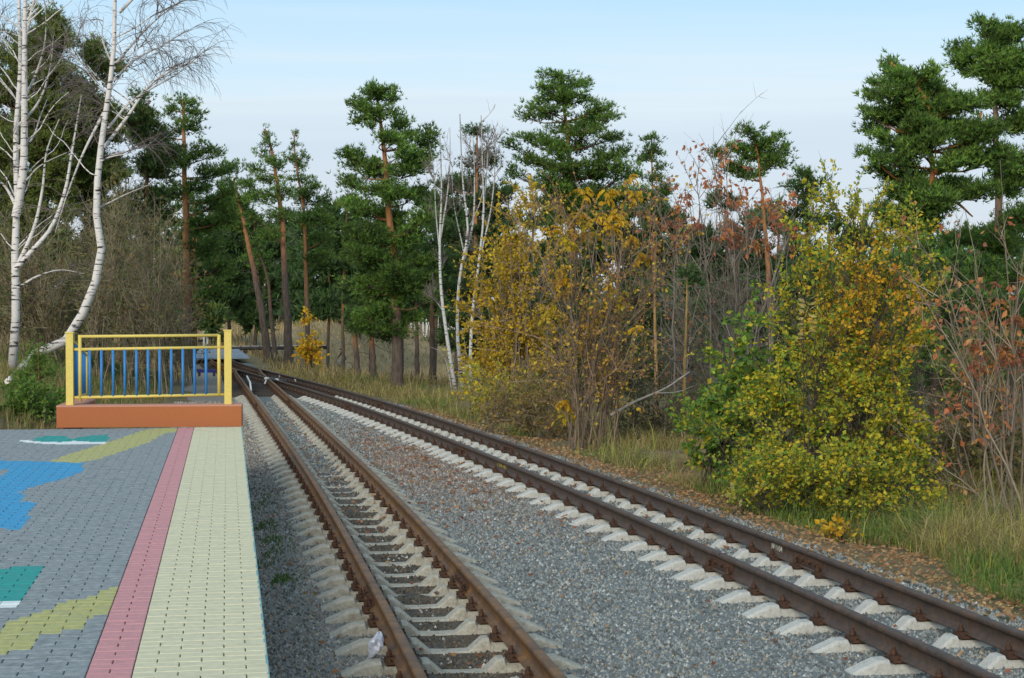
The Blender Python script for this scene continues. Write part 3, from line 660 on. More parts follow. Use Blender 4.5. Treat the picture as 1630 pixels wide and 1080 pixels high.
bpart('saddle', [[(.22, 0, .82), (.23, 0, .88)], [(.08, 0, .9), (.34, 0, .91)]], .04, M['rubber'])
bpart('pedals', [[(.05, -.1, .3), (-.05, -.12, .18)], [(.05, .1, .3), (.15, .12, .42)]], .014, M['pipe'])
cy = thing('person', cp, 'cyclist in a black top leaning over the handlebars', 'person')
nb = {'pelvis': ((.22, 0, 1.0), (.13, .12)), 'waist': ((.15, 0, 1.14), (.12, .11)), 'chest': ((.0, 0, 1.36), (.15, .12)), 'neck0': ((-.08, 0, 1.48), (.075, .07)), 'neck': ((-.13, 0, 1.55), .05),
      'shl': ((-.08, -.17, 1.44), .06), 'ell': ((-.22, -.26, 1.2), .045), 'wrl': ((-.38, -.22, 1.04), .034), 'shr': ((-.08, .17, 1.44), .06), 'elr': ((-.22, .26, 1.2), .045), 'wrr': ((-.38, .22, 1.04), .034)}
figure('body', nb, [('pelvis', 'waist'), ('waist', 'chest'), ('chest', 'neck0'), ('neck0', 'neck'), ('neck0', 'shl'), ('shl', 'ell'), ('ell', 'wrl'), ('neck0', 'shr'), ('shr', 'elr'), ('elr', 'wrr')], M['cloth_black'], cy)
lb = {'pelvis': ((.22, 0, .98), (.135, .125)), 'hpl': ((.16, -.1, .94), .085), 'knl': ((-.1, -.13, .66), .062), 'anl': ((-.02, -.12, .24), .045), 'tol': ((-.16, -.12, .2), .04), 'hpr': ((.18, .1, .94), .085), 'knr': ((-.12, .13, .82), .062), 'anr': ((.14, .12, .47), .045), 'tor': ((.0, .12, .43), .04)}
figure('trousers', lb, [('pelvis', 'hpl'), ('hpl', 'knl'), ('knl', 'anl'), ('anl', 'tol'), ('pelvis', 'hpr'), ('hpr', 'knr'), ('knr', 'anr'), ('anr', 'tor')], M['cloth_denim'], cy)
head(cy, (-.18, 0, 1.66), .105, (-1, 0, -.2), M['cloth_black'])
for q in (-1, 1): hand(cy, (-.36, q * .22, 1.05), (-.8, 0, -.5))
dg = bpy.context.evaluated_depsgraph_get()
for o, m_ in FIG:
    me = bpy.data.meshes.new_from_object(o.evaluated_get(dg)); o.modifiers.clear(); o.data = me; me.materials.clear(); me.materials.append(m_)
    me.polygons.foreach_set('use_smooth', np.ones(len(me.polygons), bool))

# ------------------------------------------------------------------ vegetation generators
NEED = [(.12, .22, .04), (.165, .28, .05), (.07, .145, .038), (.14, .235, .036)]
NEEDO = [(.17, .22, .05), (.21, .25, .055), (.12, .17, .045)]
NEEDD = [(.06, .12, .034), (.08, .145, .04), (.06, .11, .042)]
def pads_poly(rng, poly, n, rx, ry):
    xs_ = [p[0] for p in poly]; ys_ = [p[1] for p in poly]; out = []
    while len(out) < n:
        x = rng.uniform(min(xs_), max(xs_)); y = rng.uniform(min(ys_), max(ys_))
        if inpoly(x, y, poly): out.append((x, y, rx * rng.uniform(.7, 1.25), ry * rng.uniform(.7, 1.3)))
    return out
def pine_geo(mbT, mbF, rng, Y, trunk, pads, r0, pal=NEED, dens=.165, depth=1.0, infill=.6, upper=(.30, .14, .06), lower=(.105, .08, .065), tl=.155, k=5, tw=.0155, mT=0, mF=0, change=(.3, .55), deadn=8, cheap=False):
    tp = resample(trunk, 22); tp[1:-1] += rng.normal(0, .06 * r0, (20, 3)); n = 22
    f = np.linspace(0, 1, n); R = r0 * (1 - .8 * f ** 1.1) * (1 + .35 * np.exp(-f * 22))
    c = np.array(lower)[None] + (np.array(upper) - np.array(lower))[None] * sm(f, *change)[:, None]
    strands(mbT, tp[None], .8 * R[None], 10, c[None], mT)
    sc = F / Y
    hw = np.median([abs(p[0] - topx(tp[-6])[0]) for p in pads]) / sc
    pads = [(q[0], q[1], q[2] * 1.12, q[3] * 1.3, 0) for q in pads]; extra = []
    tx, ty = topx(tp)
    for q in pads:
        for rep_ in range(int(infill) + (rng.uniform() < infill % 1)):
            u_ = rng.uniform(.1, .9); xt = float(np.interp(-q[1], -ty, tx)); extra.append((q[0] * u_ + xt * (1 - u_) + rng.normal(0, 6), q[1] + rng.uniform(2, 16), q[2] * rng.uniform(.75, 1.05), q[3] * rng.uniform(.8, 1.1), 1))
    for (px, py, rx, ry, kind_) in pads + extra:
        dy = rng.uniform(-1, 1) * depth * max(.5, min(2.2, hw * 1.1)) * (1.25 if kind_ else 1.); C = at(px, py, Y + dy)
        rw, rz_ = rx / sc, ry / sc
        hd = math.hypot(C[0] - np.interp(C[2], tp[:, 2], tp[:, 0]), dy)
        za = min(C[2] - .30 * hd - .1, tp[-1, 2] - .02); i = int(np.argmin(np.abs(tp[:, 2] - za))); i = max(i, 5); A = tp[i]
        mid = (A + C) / 2 + np.array([rng.normal(0, .1), rng.normal(0, .1), -.12 * hd + rng.normal(0, .06)])
        limb = resample([A, mid, C + [0, 0, -rz_ * .3]], 7)
        rl = min(R[i] * .45, .014 + hd * .014)
        if not cheap: strands(mbT, limb[None], (rl * (1 - .8 * np.linspace(0, 1, 7)))[None], 4, np.array(c[min(i + 1, n - 1)]) * .8, mT)
        nT = int(max(9, dens * math.pi * rx * ry)); nw = max(5, nT // 9)
        S, _, _ = sample(rng, limb[None], nw, .45, 1.)
        U = nrm(rng.normal(0, 1, (nw, 3))) * rng.uniform(.2, 1.15, (nw, 1)) ** .7
        E = C + U * np.array([rw, rw * .85, rz_]); 
        Mi = (S + E) / 2 + np.array([0, 0, -.1]) * rz_
        tw_ = np.stack([S, Mi, E], 1)
        if not cheap: strands(mbT, tw_, np.array([[.012, .009, .005]]), 3, np.array([.06, .045, .03]), mT)
        P, D, ii = sample(rng, tw_, nT, .45, 1.); P = P + rng.normal(0, .085, (nT, 3)) * np.array([1, 1, .7])
        up = (P - C) / np.array([rw, rw, rz_])
        Dn = nrm(D * .6 + np.array([0, 0, .75]) + up * .35)
        shade = rng.uniform(.75, 1.25)
        needles(mbF, rng, P, Dn, tl * rng.uniform(.75, 1.2, nT), k, tw, mixpal(rng, nT, pal, .36) * shade, m=mF)
    if deadn:
        P, D, _ = sample(rng, tp[None, 6:16], deadn, 0, 1); a = rng.uniform(0, 6.28, deadn); D = np.stack([np.cos(a), np.sin(a), rng.uniform(-.3, .3, deadn)], -1)
        strands(mbT, grow(rng, P, D, rng.uniform(.4, 1.4, deadn), 5, .2, -.03), np.array([[.015, .012, .009, .007, .005, .003]]), 3, np.array([.10, .09, .08]), mT)
def trunk_px(pts, Y, base=True):
    w_ = at([p[0] for p in pts], [p[1] for p in pts], Y)
    if base:
        w_[0, 2] = float(terr(w_[0, 0], w_[0, 1])) - .05
        if w_[1, 2] < w_[0, 2] + .3: w_[0, 2] = w_[1, 2] - .5
    return w_
def pine(label, Y, trunk, pads, r0, name='pine_tree', seed=0, forks=(), base=True, group='pine trees', **kw):
    rng = np.random.default_rng(seed); tp = trunk_px(trunk, Y, base); t = thing(name, tp[0], label, 'tree', group); a = MB(); b = MB()
    pine_geo(a, b, rng, Y, tp, pads, r0, **kw)
    for fk, rr in forks:
        fp = resample(at([p[0] for p in fk], [p[1] for p in fk], Y + np.linspace(0, rng.uniform(-1, 1), len(fk))), 14); strands(a, fp[None], (rr * (1 - .7 * np.linspace(0, 1, 14)))[None], 8, np.array(kw.get('upper', (.30, .14, .06))))
    a.build('trunk', M['bark'], t, True); b.build('crown', M['needle'], t)
    return t
def woody(mbW, rng, stems, r0, levels, col):
    # stems (N,S,3); levels: list of (count, length, t0, spread, radius, wob, grav)
    N, S, _ = stems.shape
    strands(mbW, stems, np.asarray(r0).reshape(-1, 1) * (1 - .8 * np.linspace(0, 1, S))[None], 5, np.asarray(col)[None] * rng.uniform(.7, 1.4, (N, 1)))
    out = [stems]; cur = stems
    for (cnt, L, t0, spr, r, wob, grav) in levels:
        P, D, _ = sample(rng, cur, cnt, t0, .98); D = nrm(D + rng.normal(0, spr, D.shape))
        cur = grow(rng, P, D, L * rng.uniform(.5, 1.25, cnt), 3 if cnt > 600 else 5, wob, grav)
        strands(mbW, cur, np.array([r * (1 - .75 * np.linspace(0, 1, cur.shape[1]))]), 3, np.asarray(col)[None] * rng.uniform(.5, 1.7, (cnt, 1)))
        out.append(cur)
    return out
def fan(rng, base_px, Y, targets, bspread=.25, S=9, bow=.15):
    st = []
    for (tx, ty) in targets:
        y1 = Y + rng.uniform(-.9, .9); e = at(tx, ty, y1); b = at(base_px[0] + rng.uniform(-1, 1) * bspread * F / Y, base_px[1], Y + rng.uniform(-.3, .3)); b[2] = float(terr(b[0], b[1])) - .04
        mid = b * .5 + e * .5; mid[2] += bow * (e[2] - b[2]) * .35; mid[:2] += (b[:2] - e[:2]) * bow + rng.normal(0, .05, 2)
        p = resample([b, mid, e], S); p[1:-1] += rng.normal(0, .02, (S - 2, 3)); st.append(p)
    return np.array(st)
def rpoly(rng, poly, n):
    xs_ = [p[0] for p in poly]; ys_ = [p[1] for p in poly]; out = []
    while len(out) < n:
        x = rng.uniform(min(xs_), max(xs_)); y = rng.uniform(min(ys_), max(ys_))
        if inpoly(x, y, poly): out.append((x, y))
    return out
def put_leaves(mb, rng, paths_list, n, L, pal, droop=.3, wr=.32, jit=.02, colf=None, filt=None, t0=.3):
    per = n // len(paths_list)
    for ps_ in paths_list:
        P, D, _ = sample(rng, ps_, per, t0, 1.); P = P + rng.normal(0, jit, P.shape); D = nrm(D + rng.normal(0, .8, D.shape) + [0, 0, -droop])
        if filt is not None:
            px, py = topx(P); kp = filt(px, py, rng); P, D = P[kp], D[kp]
        c = mixpal(rng, len(P), pal) if colf is None else colf(P, rng)
        ll = L * rng.uniform(.5, 1.55, len(P)); leaves(mb, rng, P, D, ll, ll * wr, c)

# ------------------------------------------------------------------ the far wood (one mass) and birch grove
rng = np.random.default_rng(5); fw = MB()
def auto_pads(px, ytop, ybot, w_, n):
    out = []
    for q in range(n):
        f_ = rng.uniform(0, 1) ** .9; y_ = ytop + (ybot - ytop) * f_; hw = w_ * (.25 + .75 * math.sin(min(1, f_ * 1.6 + .12) * math.pi / 2)); out.append((px + rng.uniform(-1, 1) * hw, y_, w_ * rng.uniform(.35, .6), w_ * rng.uniform(.18, .3)))
    return out
def far_pine(px, ytop, Y, w_=45, n=22, pal=NEEDD, ybot=540):
    b = at(px, 560, Y); b[2] = float(terr(b[0], Y)) - .1; t_ = at(px + rng.uniform(-6, 6), ytop + 4, Y); md = (b + t_) / 2 + [rng.normal(0, .15), 0, 0]
    pine_geo(fw, fw, rng, Y, np.array([b, md, t_]), auto_pads(px, ytop + 8, ybot, w_, n), .16, pal, dens=.045 if Y > 65 else .075, depth=1.3, infill=0, tl=(.0052 if Y > 65 else .0036) * Y, k=4 if Y > 65 else 6, tw=(.0007 if Y > 65 else .00036) * Y, mT=0, mF=1, deadn=6, cheap=True, upper=(.2, .1, .05) if Y > 65 else (.08, .06, .04), lower=(.08, .065, .05))
for px, yt, Y_ in ((-60, 190, 95), (10, 220, 90), (75, 250, 100), (140, 240, 95), (205, 260, 105), (255, 300, 92), (330, 320, 112), (365, 300, 118), (405, 335, 112), (520, 330, 105), (548, 300, 100), (590, 330, 112), (640, 340, 118), (690, 300, 104), (725, 290, 92), (770, 290, 96), (805, 300, 90),
                   (850, 310, 84), (895, 300, 92), (945, 320, 86), (990, 310, 80), (1035, 300, 88), (1075, 330, 78), (1110, 325, 84), (1150, 310, 76), (1195, 330, 82), (1240, 320, 74), (1285, 335, 80), (1325, 350, 76), (1365, 350, 84), (1410, 375, 72), (1455, 370, 78), (1500, 360, 66), (1545, 350, 72), (1590, 355, 64), (1635, 340, 70), (1690, 330, 70), (1750, 320, 76), (-120, 170, 88)):
    far_pine(px, yt, Y_, 50 if px < 900 else 56, 27, ybot=500 if 440 < px < 700 else 600 if px > 800 else 520)
for q in range(26):
    px = 850 + q * 32; far_pine(px, rng.uniform(390, 440), rng.uniform(50, 60), 44, 16, ybot=640)
for q in range(9):
    px = 1395 + q * 32; far_pine(px, rng.uniform(385, 430), rng.uniform(36, 40), 40, 18, pal=NEED + NEEDD, ybot=640)
for q in range(24):
    px = 330 + q * 11 + rng.uniform(-5, 5); far_pine(px, rng.uniform(335, 385), rng.uniform(172, 205), 30, 20, ybot=520)
for q in range(14):
    px = -30 + q * 26; far_pine(px, rng.uniform(330, 400), rng.uniform(68, 80), 40, 16, pal=NEEDO + NEEDD, ybot=530)
for q in range(50):
    px = rng.uniform(-250, 1900); far_pine(px, rng.uniform(400, 450) if px < 430 or px > 700 else rng.uniform(360, 420), rng.uniform(270, 330), 26, 16, ybot=512)
tag(fw.build('far_wood', [M['bark'], M['needle']]), 'dark mass of pines closing the view behind the bushes', kind='stuff')
bg_ = MB(); n = 150; px = np.r_[rng.uniform(520, 780, 90), rng.uniform(100, 460, 60)]; Yg = rng.uniform(240, 262, n); b = at(px, 525, Yg); b[:, 2] = terr(b[:, 0], Yg) - .1
hh = rng.uniform(2, 7, n); st = grow(rng, b, np.stack([rng.normal(0, .06, n), np.zeros(n), np.ones(n)], -1), hh, 5, .04)
strands(bg_, st, rng.uniform(.06, .13, (n, 1)) * (1 - .5 * np.linspace(0, 1, 6))[None], 5, np.array([.62, .60, .57]))
tag(bg_.build('birch_grove', M['twig']), 'thin pale birch trunks at the far edge of the field', kind='stuff')

# ------------------------------------------------------------------ pines one can tell apart
rg = np.random.default_rng(21)
pine('dull olive pine behind the forked birch at the left edge', 56, [(58, 545), (62, 300), (72, 60), (80, 30)], pads_poly(rg, [(-40, 90), (20, 50), (70, 18), (105, 40), (128, 100), (132, 200), (120, 330), (-40, 420)], 84, 28, 15) + [(82, 30, 14, 8), (70, 48, 24, 10), (95, 62, 20, 10)], .2, seed=1, pal=NEEDO, dens=.13)
pine('rounded olive pine between the forked birch and the leaning birch', 58, [(150, 545), (152, 300), (148, 90)], pads_poly(rg, [(118, 140), (130, 80), (150, 68), (172, 85), (186, 150), (190, 380), (105, 400)], 56, 24, 14) + [(148, 76, 16, 9)], .18, seed=2, pal=NEEDO, dens=.13)
pine('brownish green pine just right of the leaning birch', 62, [(232, 545), (234, 300), (236, 160)], pads_poly(rg, [(195, 190), (225, 150), (255, 165), (275, 220), (272, 380), (195, 380)], 34, 22, 13), .17, seed=3, pal=NEEDO + NEEDD, dens=.11)
pine('tall pine with straight orange trunk seen above the railing', 66, [(298, 552), (297, 400), (294, 280), (291, 160)], [(292, 162, 26, 10), (268, 178, 20, 10), (312, 176, 20, 10), (300, 202, 34, 12), (262, 213, 24, 11), (326, 233, 24, 11), (345, 243, 14, 9), (285, 242, 38, 13), (335, 268, 30, 13), (250, 262, 28, 12), (312, 296, 42, 14), (362, 268, 24, 11), (265, 306, 32, 13), (345, 318, 34, 15), (325, 352, 38, 16), (362, 345, 25, 15), (330, 392, 36, 18), (368, 300, 20, 12), (355, 420, 30, 16), (345, 460, 26, 14)], .26, seed=4, infill=.15, change=(.15, .4), deadn=26)
pine('slim orange trunked pine half hidden behind the tall orange trunked one', 72, [(309, 552), (309, 400), (307, 300)], [(310, 330, 20, 12), (330, 360, 22, 12), (300, 310, 20, 10)], .1, seed=5, change=(.05, .2))
pine('leaning pine whose bare trunk tilts left over the pipeline', 80, [(428, 566), (412, 470), (392, 375), (372, 285)], [(375, 262, 20, 10), (396, 288, 18, 9), (360, 288, 24, 11), (386, 318, 22, 10), (350, 322, 22, 12), (365, 345, 22, 11)], .24, seed=6, change=(.4, .7), deadn=16)
pine('second leaning pine with thin dark trunk behind the first leaning one', 86, [(440, 566), (432, 510), (425, 440), (408, 390)], [(405, 385, 20, 10), (418, 405, 20, 11), (395, 410, 20, 10)], .16, seed=7, upper=(.13, .08, .05))
pine('pointed pine left of the small yellow sapling, taller of its pair', 78, [(461, 566), (453, 430), (447, 330), (430, 235), (421, 206)], [(421, 208, 7, 8), (426, 226, 15, 7), (415, 243, 18, 7), (440, 256, 22, 8), (405, 266, 22, 8), (430, 283, 34, 10), (393, 293, 20, 9), (450, 298, 24, 10), (415, 313, 30, 10), (400, 343, 24, 10), (440, 338, 30, 11), (425, 368, 24, 11)], .25, seed=8, change=(.35, .6), deadn=18)
pine('pointed pine directly behind the small yellow sapling, shorter of its pair', 82, [(492, 566), (487, 440), (483, 330), (470, 250), (468, 213)], [(468, 215, 6, 8), (470, 233, 13, 7), (462, 250, 16, 8), (485, 263, 18, 8), (475, 283, 28, 10), (500, 293, 22, 10), (480, 308, 30, 11), (515, 313, 22, 11), (500, 338, 34, 12), (525, 348, 18, 11), (470, 345, 25, 11), (520, 375, 20, 11), (515, 405, 24, 12)], .17, seed=9, change=(.2, .5), deadn=18)
pine('tall bushy pine in the middle, foliage reaching almost to the grass', 54, [(633, 618), (631, 500), (628, 430), (618, 330), (612, 250), (600, 150)], [(600, 143, 30, 10), (573, 165, 20, 10), (626, 150, 16, 10), (605, 178, 34, 11), (568, 188, 14, 9), (640, 195, 22, 11), (656, 215, 18, 10), (617, 214, 24, 8), (545, 240, 20, 8), (560, 256, 24, 9), (685, 218, 18, 19), (680, 248, 22, 16), (590, 262, 34, 11), (642, 266, 40, 12), (553, 286, 26, 11), (600, 297, 40, 13), (660, 302, 34, 14), (558, 322, 30, 13), (620, 337, 44, 15), (676, 342, 25, 13), (580, 367, 40, 15), (640, 377, 44, 16), (560, 402, 34, 14), (610, 417, 44, 16), (670, 412, 30, 15), (580, 447, 40, 14), (645, 452, 44, 14), (690, 440, 24, 12), (600, 490, 36, 12), (655, 502, 28, 10), (570, 512, 24, 10), (625, 528, 36, 10), (690, 470, 20, 10)], .23, seed=10, dens=.17, change=(.2, .45))
pine('short dark pine with bare lower trunk left of the tall bushy pine', 62, [(570, 600), (566, 540), (565, 460)], [(560, 505, 22, 10), (580, 520, 20, 9), (570, 480, 24, 10), (555, 455, 22, 12)], .16, seed=11, pal=NEEDD)
pine('pine with grey lower trunk between two other trunks in the tan field', 58, [(595, 604), (592, 540), (590, 460)], [(585, 500, 24, 10), (608, 515, 22, 9), (595, 470, 26, 12)], .16, seed=12, pal=NEED)
pine('dark trunked pine at the right side of the tan field', 66, [(664, 600), (663, 520), (660, 420)], [(665, 440, 24, 14), (650, 470, 24, 12)], .13, seed=13, pal=NEEDD, upper=(.12, .07, .05))
pine('red brown trunked pine left of the white birches', 60, [(690, 615), (688, 520), (690, 400)], [(700, 420, 26, 14), (715, 460, 24, 14), (685, 390, 26, 14)], .16, seed=14, pal=NEEDD, upper=(.16, .08, .05))
pine('dark pine standing behind the white birches', 72, [(755, 600), (757, 400), (760, 210)], pads_poly(rg, [(705, 250), (735, 205), (762, 195), (790, 210), (803, 260), (815, 340), (805, 560), (690, 560), (692, 330)], 46, 26, 13) + [(760, 205, 22, 8)], .2, seed=15, pal=NEEDD)
pine('broad flat layered pine, highest crown above the yellow bushes', 62, [(915, 640), (912, 400), (908, 290), (903, 220), (892, 122)], [(892, 121, 38, 8), (868, 135, 25, 8), (926, 130, 20, 8), (900, 150, 42, 9), (850, 166, 25, 8), (834, 180, 16, 8), (932, 155, 18, 8), (880, 174, 32, 8), (960, 168, 26, 10), (977, 180, 16, 8), (945, 195, 34, 11), (900, 205, 34, 10), (828, 215, 25, 8), (808, 226, 16, 8), (870, 226, 34, 10), (922, 232, 42, 12), (975, 215, 25, 10), (990, 237, 25, 10), (845, 251, 34, 10), (815, 271, 20, 9), (900, 262, 44, 13), (960, 262, 44, 14), (1000, 272, 30, 13), (870, 292, 40, 12), (940, 302, 46, 15), (1000, 302, 38, 14), (900, 330, 46, 15), (970, 345, 46, 15)], .22, seed=16, dens=.17)
pine('small pine top beside the broad layered pine', 70, [(1042, 620), (1040, 400), (1037, 222)], [(1036, 220, 18, 8), (1049, 240, 14, 8), (1024, 250, 18, 9), (1051, 264, 14, 8), (1035, 282, 26, 10), (1020, 310, 26, 12), (1060, 300, 20, 10)], .13, seed=17)
pine('round topped pine above the red leaved bush', 56, [(1228, 640), (1222, 420), (1214, 320), (1206, 250), (1200, 212)], [(1195, 207, 28, 8), (1226, 224, 28, 10), (1168, 232, 26, 9), (1250, 235, 14, 10), (1200, 246, 40, 10), (1138, 241, 22, 8), (1236, 256, 24, 10), (1160, 264, 24, 9), (1190, 275, 30, 10)], .15, seed=18)
pine('low dark pine top right of the round topped pine', 60, [(1288, 640), (1286, 420), (1284, 285)], [(1280, 274, 20, 9), (1302, 290, 16, 9), (1264, 294, 20, 9), (1290, 312, 28, 11), (1270, 335, 30, 12), (1310, 345, 24, 12)], .13, seed=19, pal=NEEDD + NEED)
pine('large crooked orange limbed pine at the right', 42, [(1455, 640), (1458, 480), (1464, 385), (1475, 320), (1487, 275), (1478, 230), (1477, 165), (1440, 120), (1418, 100)], [(1448, 185, 24, 12), (1420, 190, 26, 12), (1495, 205, 30, 14), (1460, 300, 30, 13), (1490, 320, 30, 14), (1405, 330, 22, 10), (1470, 345, 26, 12), (1414, 97, 13, 8), (1430, 115, 16, 9), (1394, 130, 17, 8), (1384, 151, 17, 9), (1420, 145, 28, 10), (1456, 130, 24, 10), (1490, 110, 16, 9), (1485, 140, 28, 12), (1374, 172, 12, 7), (1400, 176, 24, 9), (1440, 171, 28, 10), (1374, 200, 12, 8), (1400, 214, 18, 7), (1500, 170, 34, 13), (1540, 160, 34, 14), (1520, 200, 38, 13), (1570, 202, 34, 15), (1380, 240, 14, 7), (1410, 245, 24, 8), (1445, 226, 24, 9), (1393, 265, 22, 8), (1428, 275, 24, 8), (1420, 302, 26, 9), (1450, 322, 22, 10), (1540, 242, 38, 13), (1590, 242, 34, 15), (1525, 292, 32, 12), (1562, 302, 38, 13), (1428, 345, 22, 10), (1445, 380, 24, 10)], .16, seed=20, dens=.17, infill=1.6, change=(.05, .25), upper=(.36, .155, .05), lower=(.16, .09, .05), tl=.15, forks=[([(1487, 275), (1515, 252), (1545, 225), (1562, 180)], .1), ([(1475, 320), (1520, 322), (1548, 345)], .06), ([(1478, 232), (1460, 205), (1450, 180)], .06)])
pine('tallest pine in the top right corner', 48, [(1592, 640), (1590, 400), (1586, 250), (1580, 120), (1572, 40)], [(1560, 38, 16, 8), (1590, 46, 28, 10), (1622, 50, 25, 11), (1528, 76, 24, 11), (1570, 76, 34, 12), (1612, 86, 34, 13), (1545, 106, 28, 11), (1590, 117, 38, 13), (1628, 122, 25, 14), (1600, 152, 40, 14), (1634, 192, 30, 17), (1612, 282, 34, 15), (1624, 342, 34, 17), (1590, 382, 40, 17), (1530, 372, 38, 15), (1482, 402, 38, 15), (1562, 432, 44, 17), (1622, 432, 34, 17), (1660, 90, 34, 14), (1670, 250, 40, 16)], .2, seed=22, infill=1.4, dens=.17, upper=(.2, .13, .09), lower=(.15, .11, .09))
pine('thin yellow barked pine trunk behind the bare bush', 40, [(1046, 660), (1044, 560), (1042, 470), (1044, 330)], [(1056, 345, 20, 9), (1038, 365, 20, 9), (1050, 330, 18, 8)], .065, seed=23, change=(.0, .15), upper=(.32, .2, .08), lower=(.2, .14, .08), pal=NEEDD)
pine('short yellow barked trunk beside the green leaved shrub', 34, [(1088, 712), (1089, 640), (1091, 540), (1095, 430)], [(1097, 432, 12, 6), (1104, 445, 12, 5)], .06, seed=24, change=(.0, .1), upper=(.34, .22, .08), lower=(.24, .16, .07), pal=NEEDD)

# ------------------------------------------------------------------ birches
WB = np.array([.66, .63, .60])
def birch(label, Y, stems, seed, twigs=(60, 220), tl=(1.0, .6), grav=-.05, cols=WB, group='birches', dark=True, limbs=0):
    rng = np.random.default_rng(seed); w0 = trunk_px(stems[0][0], Y); t = thing('birch_tree', w0[0], label, 'tree', group); a = MB(); b = MB(); allp = []
    for k, (pp_, r_) in enumerate(stems):
        w_ = trunk_px(pp_, Y, base=(k == 0 or pp_[0][1] > 540)); w_[1:, 1] += np.linspace(0, rng.uniform(-.6, .6), len(w_) - 1); p = resample(w_, 16); f = np.linspace(0, 1, 16)
        c = np.repeat(cols[None], 16, 0)
        if pp_[0][1] > 540 and dark: c = c * (1 - .75 * np.exp(-f * 11))[:, None]
        c = c * (1 - .35 * sm(r_ * (1 - .8 * f), .035, .012))[:, None]
        strands(a, p[None], (r_ * (1 - .78 * f))[None], 9, c[None]); allp.append(p)
    st = np.array(allp)
    if limbs:
        P, D, _ = sample(rng, st[:2], limbs, .25, .8); s_ = np.where(rng.uniform(size=(limbs, 1)) < .42, -1, 1)
        D = np.concatenate([s_ * rng.uniform(.5, 1, (limbs, 1)), rng.normal(0, .3, (limbs, 1)), rng.uniform(.3, .9, (limbs, 1))], 1)
        lb_ = grow(rng, P, D, rng.uniform(.7, 2.0, limbs), 9, .13, .03); strands(a, lb_, rng.uniform(.010, .022, (limbs, 1)) * (1 - .7 * np.linspace(0, 1, 10))[None], 5, cols * .95); st = np.concatenate([st, np.array([resample(q, 16) for q in lb_])])
    l1 = grow(rng, *sample(rng, st, twigs[0], .35, 1)[:2], 0.01, 2)  # seeds
    P, D, _ = sample(rng, st, twigs[0], .35, 1.); s_ = np.where(rng.uniform(size=(twigs[0], 1)) < .5, -1, 1)
    D = nrm(D * .6 + np.concatenate([s_ * rng.uniform(.3, 1, (twigs[0], 1)), rng.normal(0, .4, (twigs[0], 1)), rng.uniform(.1, .7, (twigs[0], 1))], 1))
    l1 = grow(rng, P, D, tl[0] * rng.uniform(.5, 1.3, twigs[0]), 7, .1, grav * .5); strands(b, l1, np.array([.0105 * (1 - .75 * np.linspace(0, 1, 8))]), 4, np.array([.17, .135, .12]))
    P, D, _ = sample(rng, l1, twigs[1], .2, 1.); l2 = grow(rng, P, nrm(D + rng.normal(0, .45, D.shape)), tl[1] * rng.uniform(.5, 1.3, twigs[1]), 6, .12, grav * 2.2); strands(b, l2, np.array([.0055 * (1 - .6 * np.linspace(0, 1, 7))]), 3, np.array([.17, .14, .13]))
    P, D, _ = sample(rng, l2, twigs[1] * 2, .2, 1.); l3 = grow(rng, P, nrm(D + rng.normal(0, .5, D.shape)), tl[1] * .55 * rng.uniform(.5, 1.3, twigs[1] * 2), 4, .12, grav * 4); strands(b, l3, np.array([.0038 * (1 - .5 * np.linspace(0, 1, 5))]), 3, np.array([.16, .13, .12]))
    a.build('trunk', M['birch'], t, True); tag(b.build('twigs', M['twig'], t), kind='stuff'); return t
birch('big white birch forking into upright leaders at the left edge', 40, [([(18, 575), (25, 500), (22, 400), (24, 310), (20, 220), (26, 110), (22, -10), (18, -140)], .105), ([(25, 345), (36, 280), (42, 180), (46, 60), (54, -140)], .10), ([(24, 430), (50, 400), (76, 370), (100, 310), (112, 240), (126, 150)], .06), ([(27, 425), (55, 360), (68, 300), (75, 240), (95, 190)], .05), ([(26, 460), (60, 440), (95, 430), (130, 436)], .03), ([(26, 330), (10, 300), (-20, 270)], .04), ([(30, 200), (60, 165), (85, 110), (95, 60)], .035), ([(34, 165), (52, 130), (75, 70), (80, 10)], .035), ([(24, 240), (45, 228), (60, 180), (66, 150)], .03), ([(26, 300), (44, 285), (60, 270), (120, 240)], .025), ([(40, 60), (50, 20), (58, -40)], .05)], 31, (70, 320), (.8, .6), limbs=34)
birch('leaning white birch with a bent trunk and drooping bare twigs', 38, [([(20, 590), (62, 560), (112, 538), (140, 480), (162, 420), (164, 395), (157, 345), (162, 260), (172, 190), (186, 90), (189, -20), (194, -140)], .11), ([(166, 235), (200, 190), (245, 130), (290, 105), (320, 95)], .04), ([(172, 205), (205, 165), (245, 140), (285, 118), (318, 90)], .03), ([(186, 100), (220, 60), (260, 25), (290, 8)], .03), ([(180, 130), (215, 95), (260, 70), (295, 45)], .03), ([(164, 250), (200, 242), (225, 228)], .02), ([(183, 110), (165, 70), (155, 20)], .025), ([(165, 180), (130, 250), (105, 310), (84, 370)], .035), ([(190, 20), (230, -20), (270, -60)], .04), ([(160, 330), (200, 310), (250, 290)], .02)], 32, (90, 480), (.9, .7), grav=-.06, limbs=10)
GB = np.array([.56, .55, .52])
birch('left most of three pale slim birches, splitting into several stems', 50, [([(727, 612), (712, 540), (702, 460), (700, 400), (703, 300), (700, 210)], .062), ([(702, 420), (694, 340), (690, 270), (684, 230)], .026), ([(701, 380), (712, 310), (716, 250), (715, 200)], .03), ([(722, 590), (700, 560), (680, 550)], .02), ([(708, 500), (694, 480), (682, 470)], .02)], 33, (30, 150), (.42, .32), grav=.06, cols=GB)
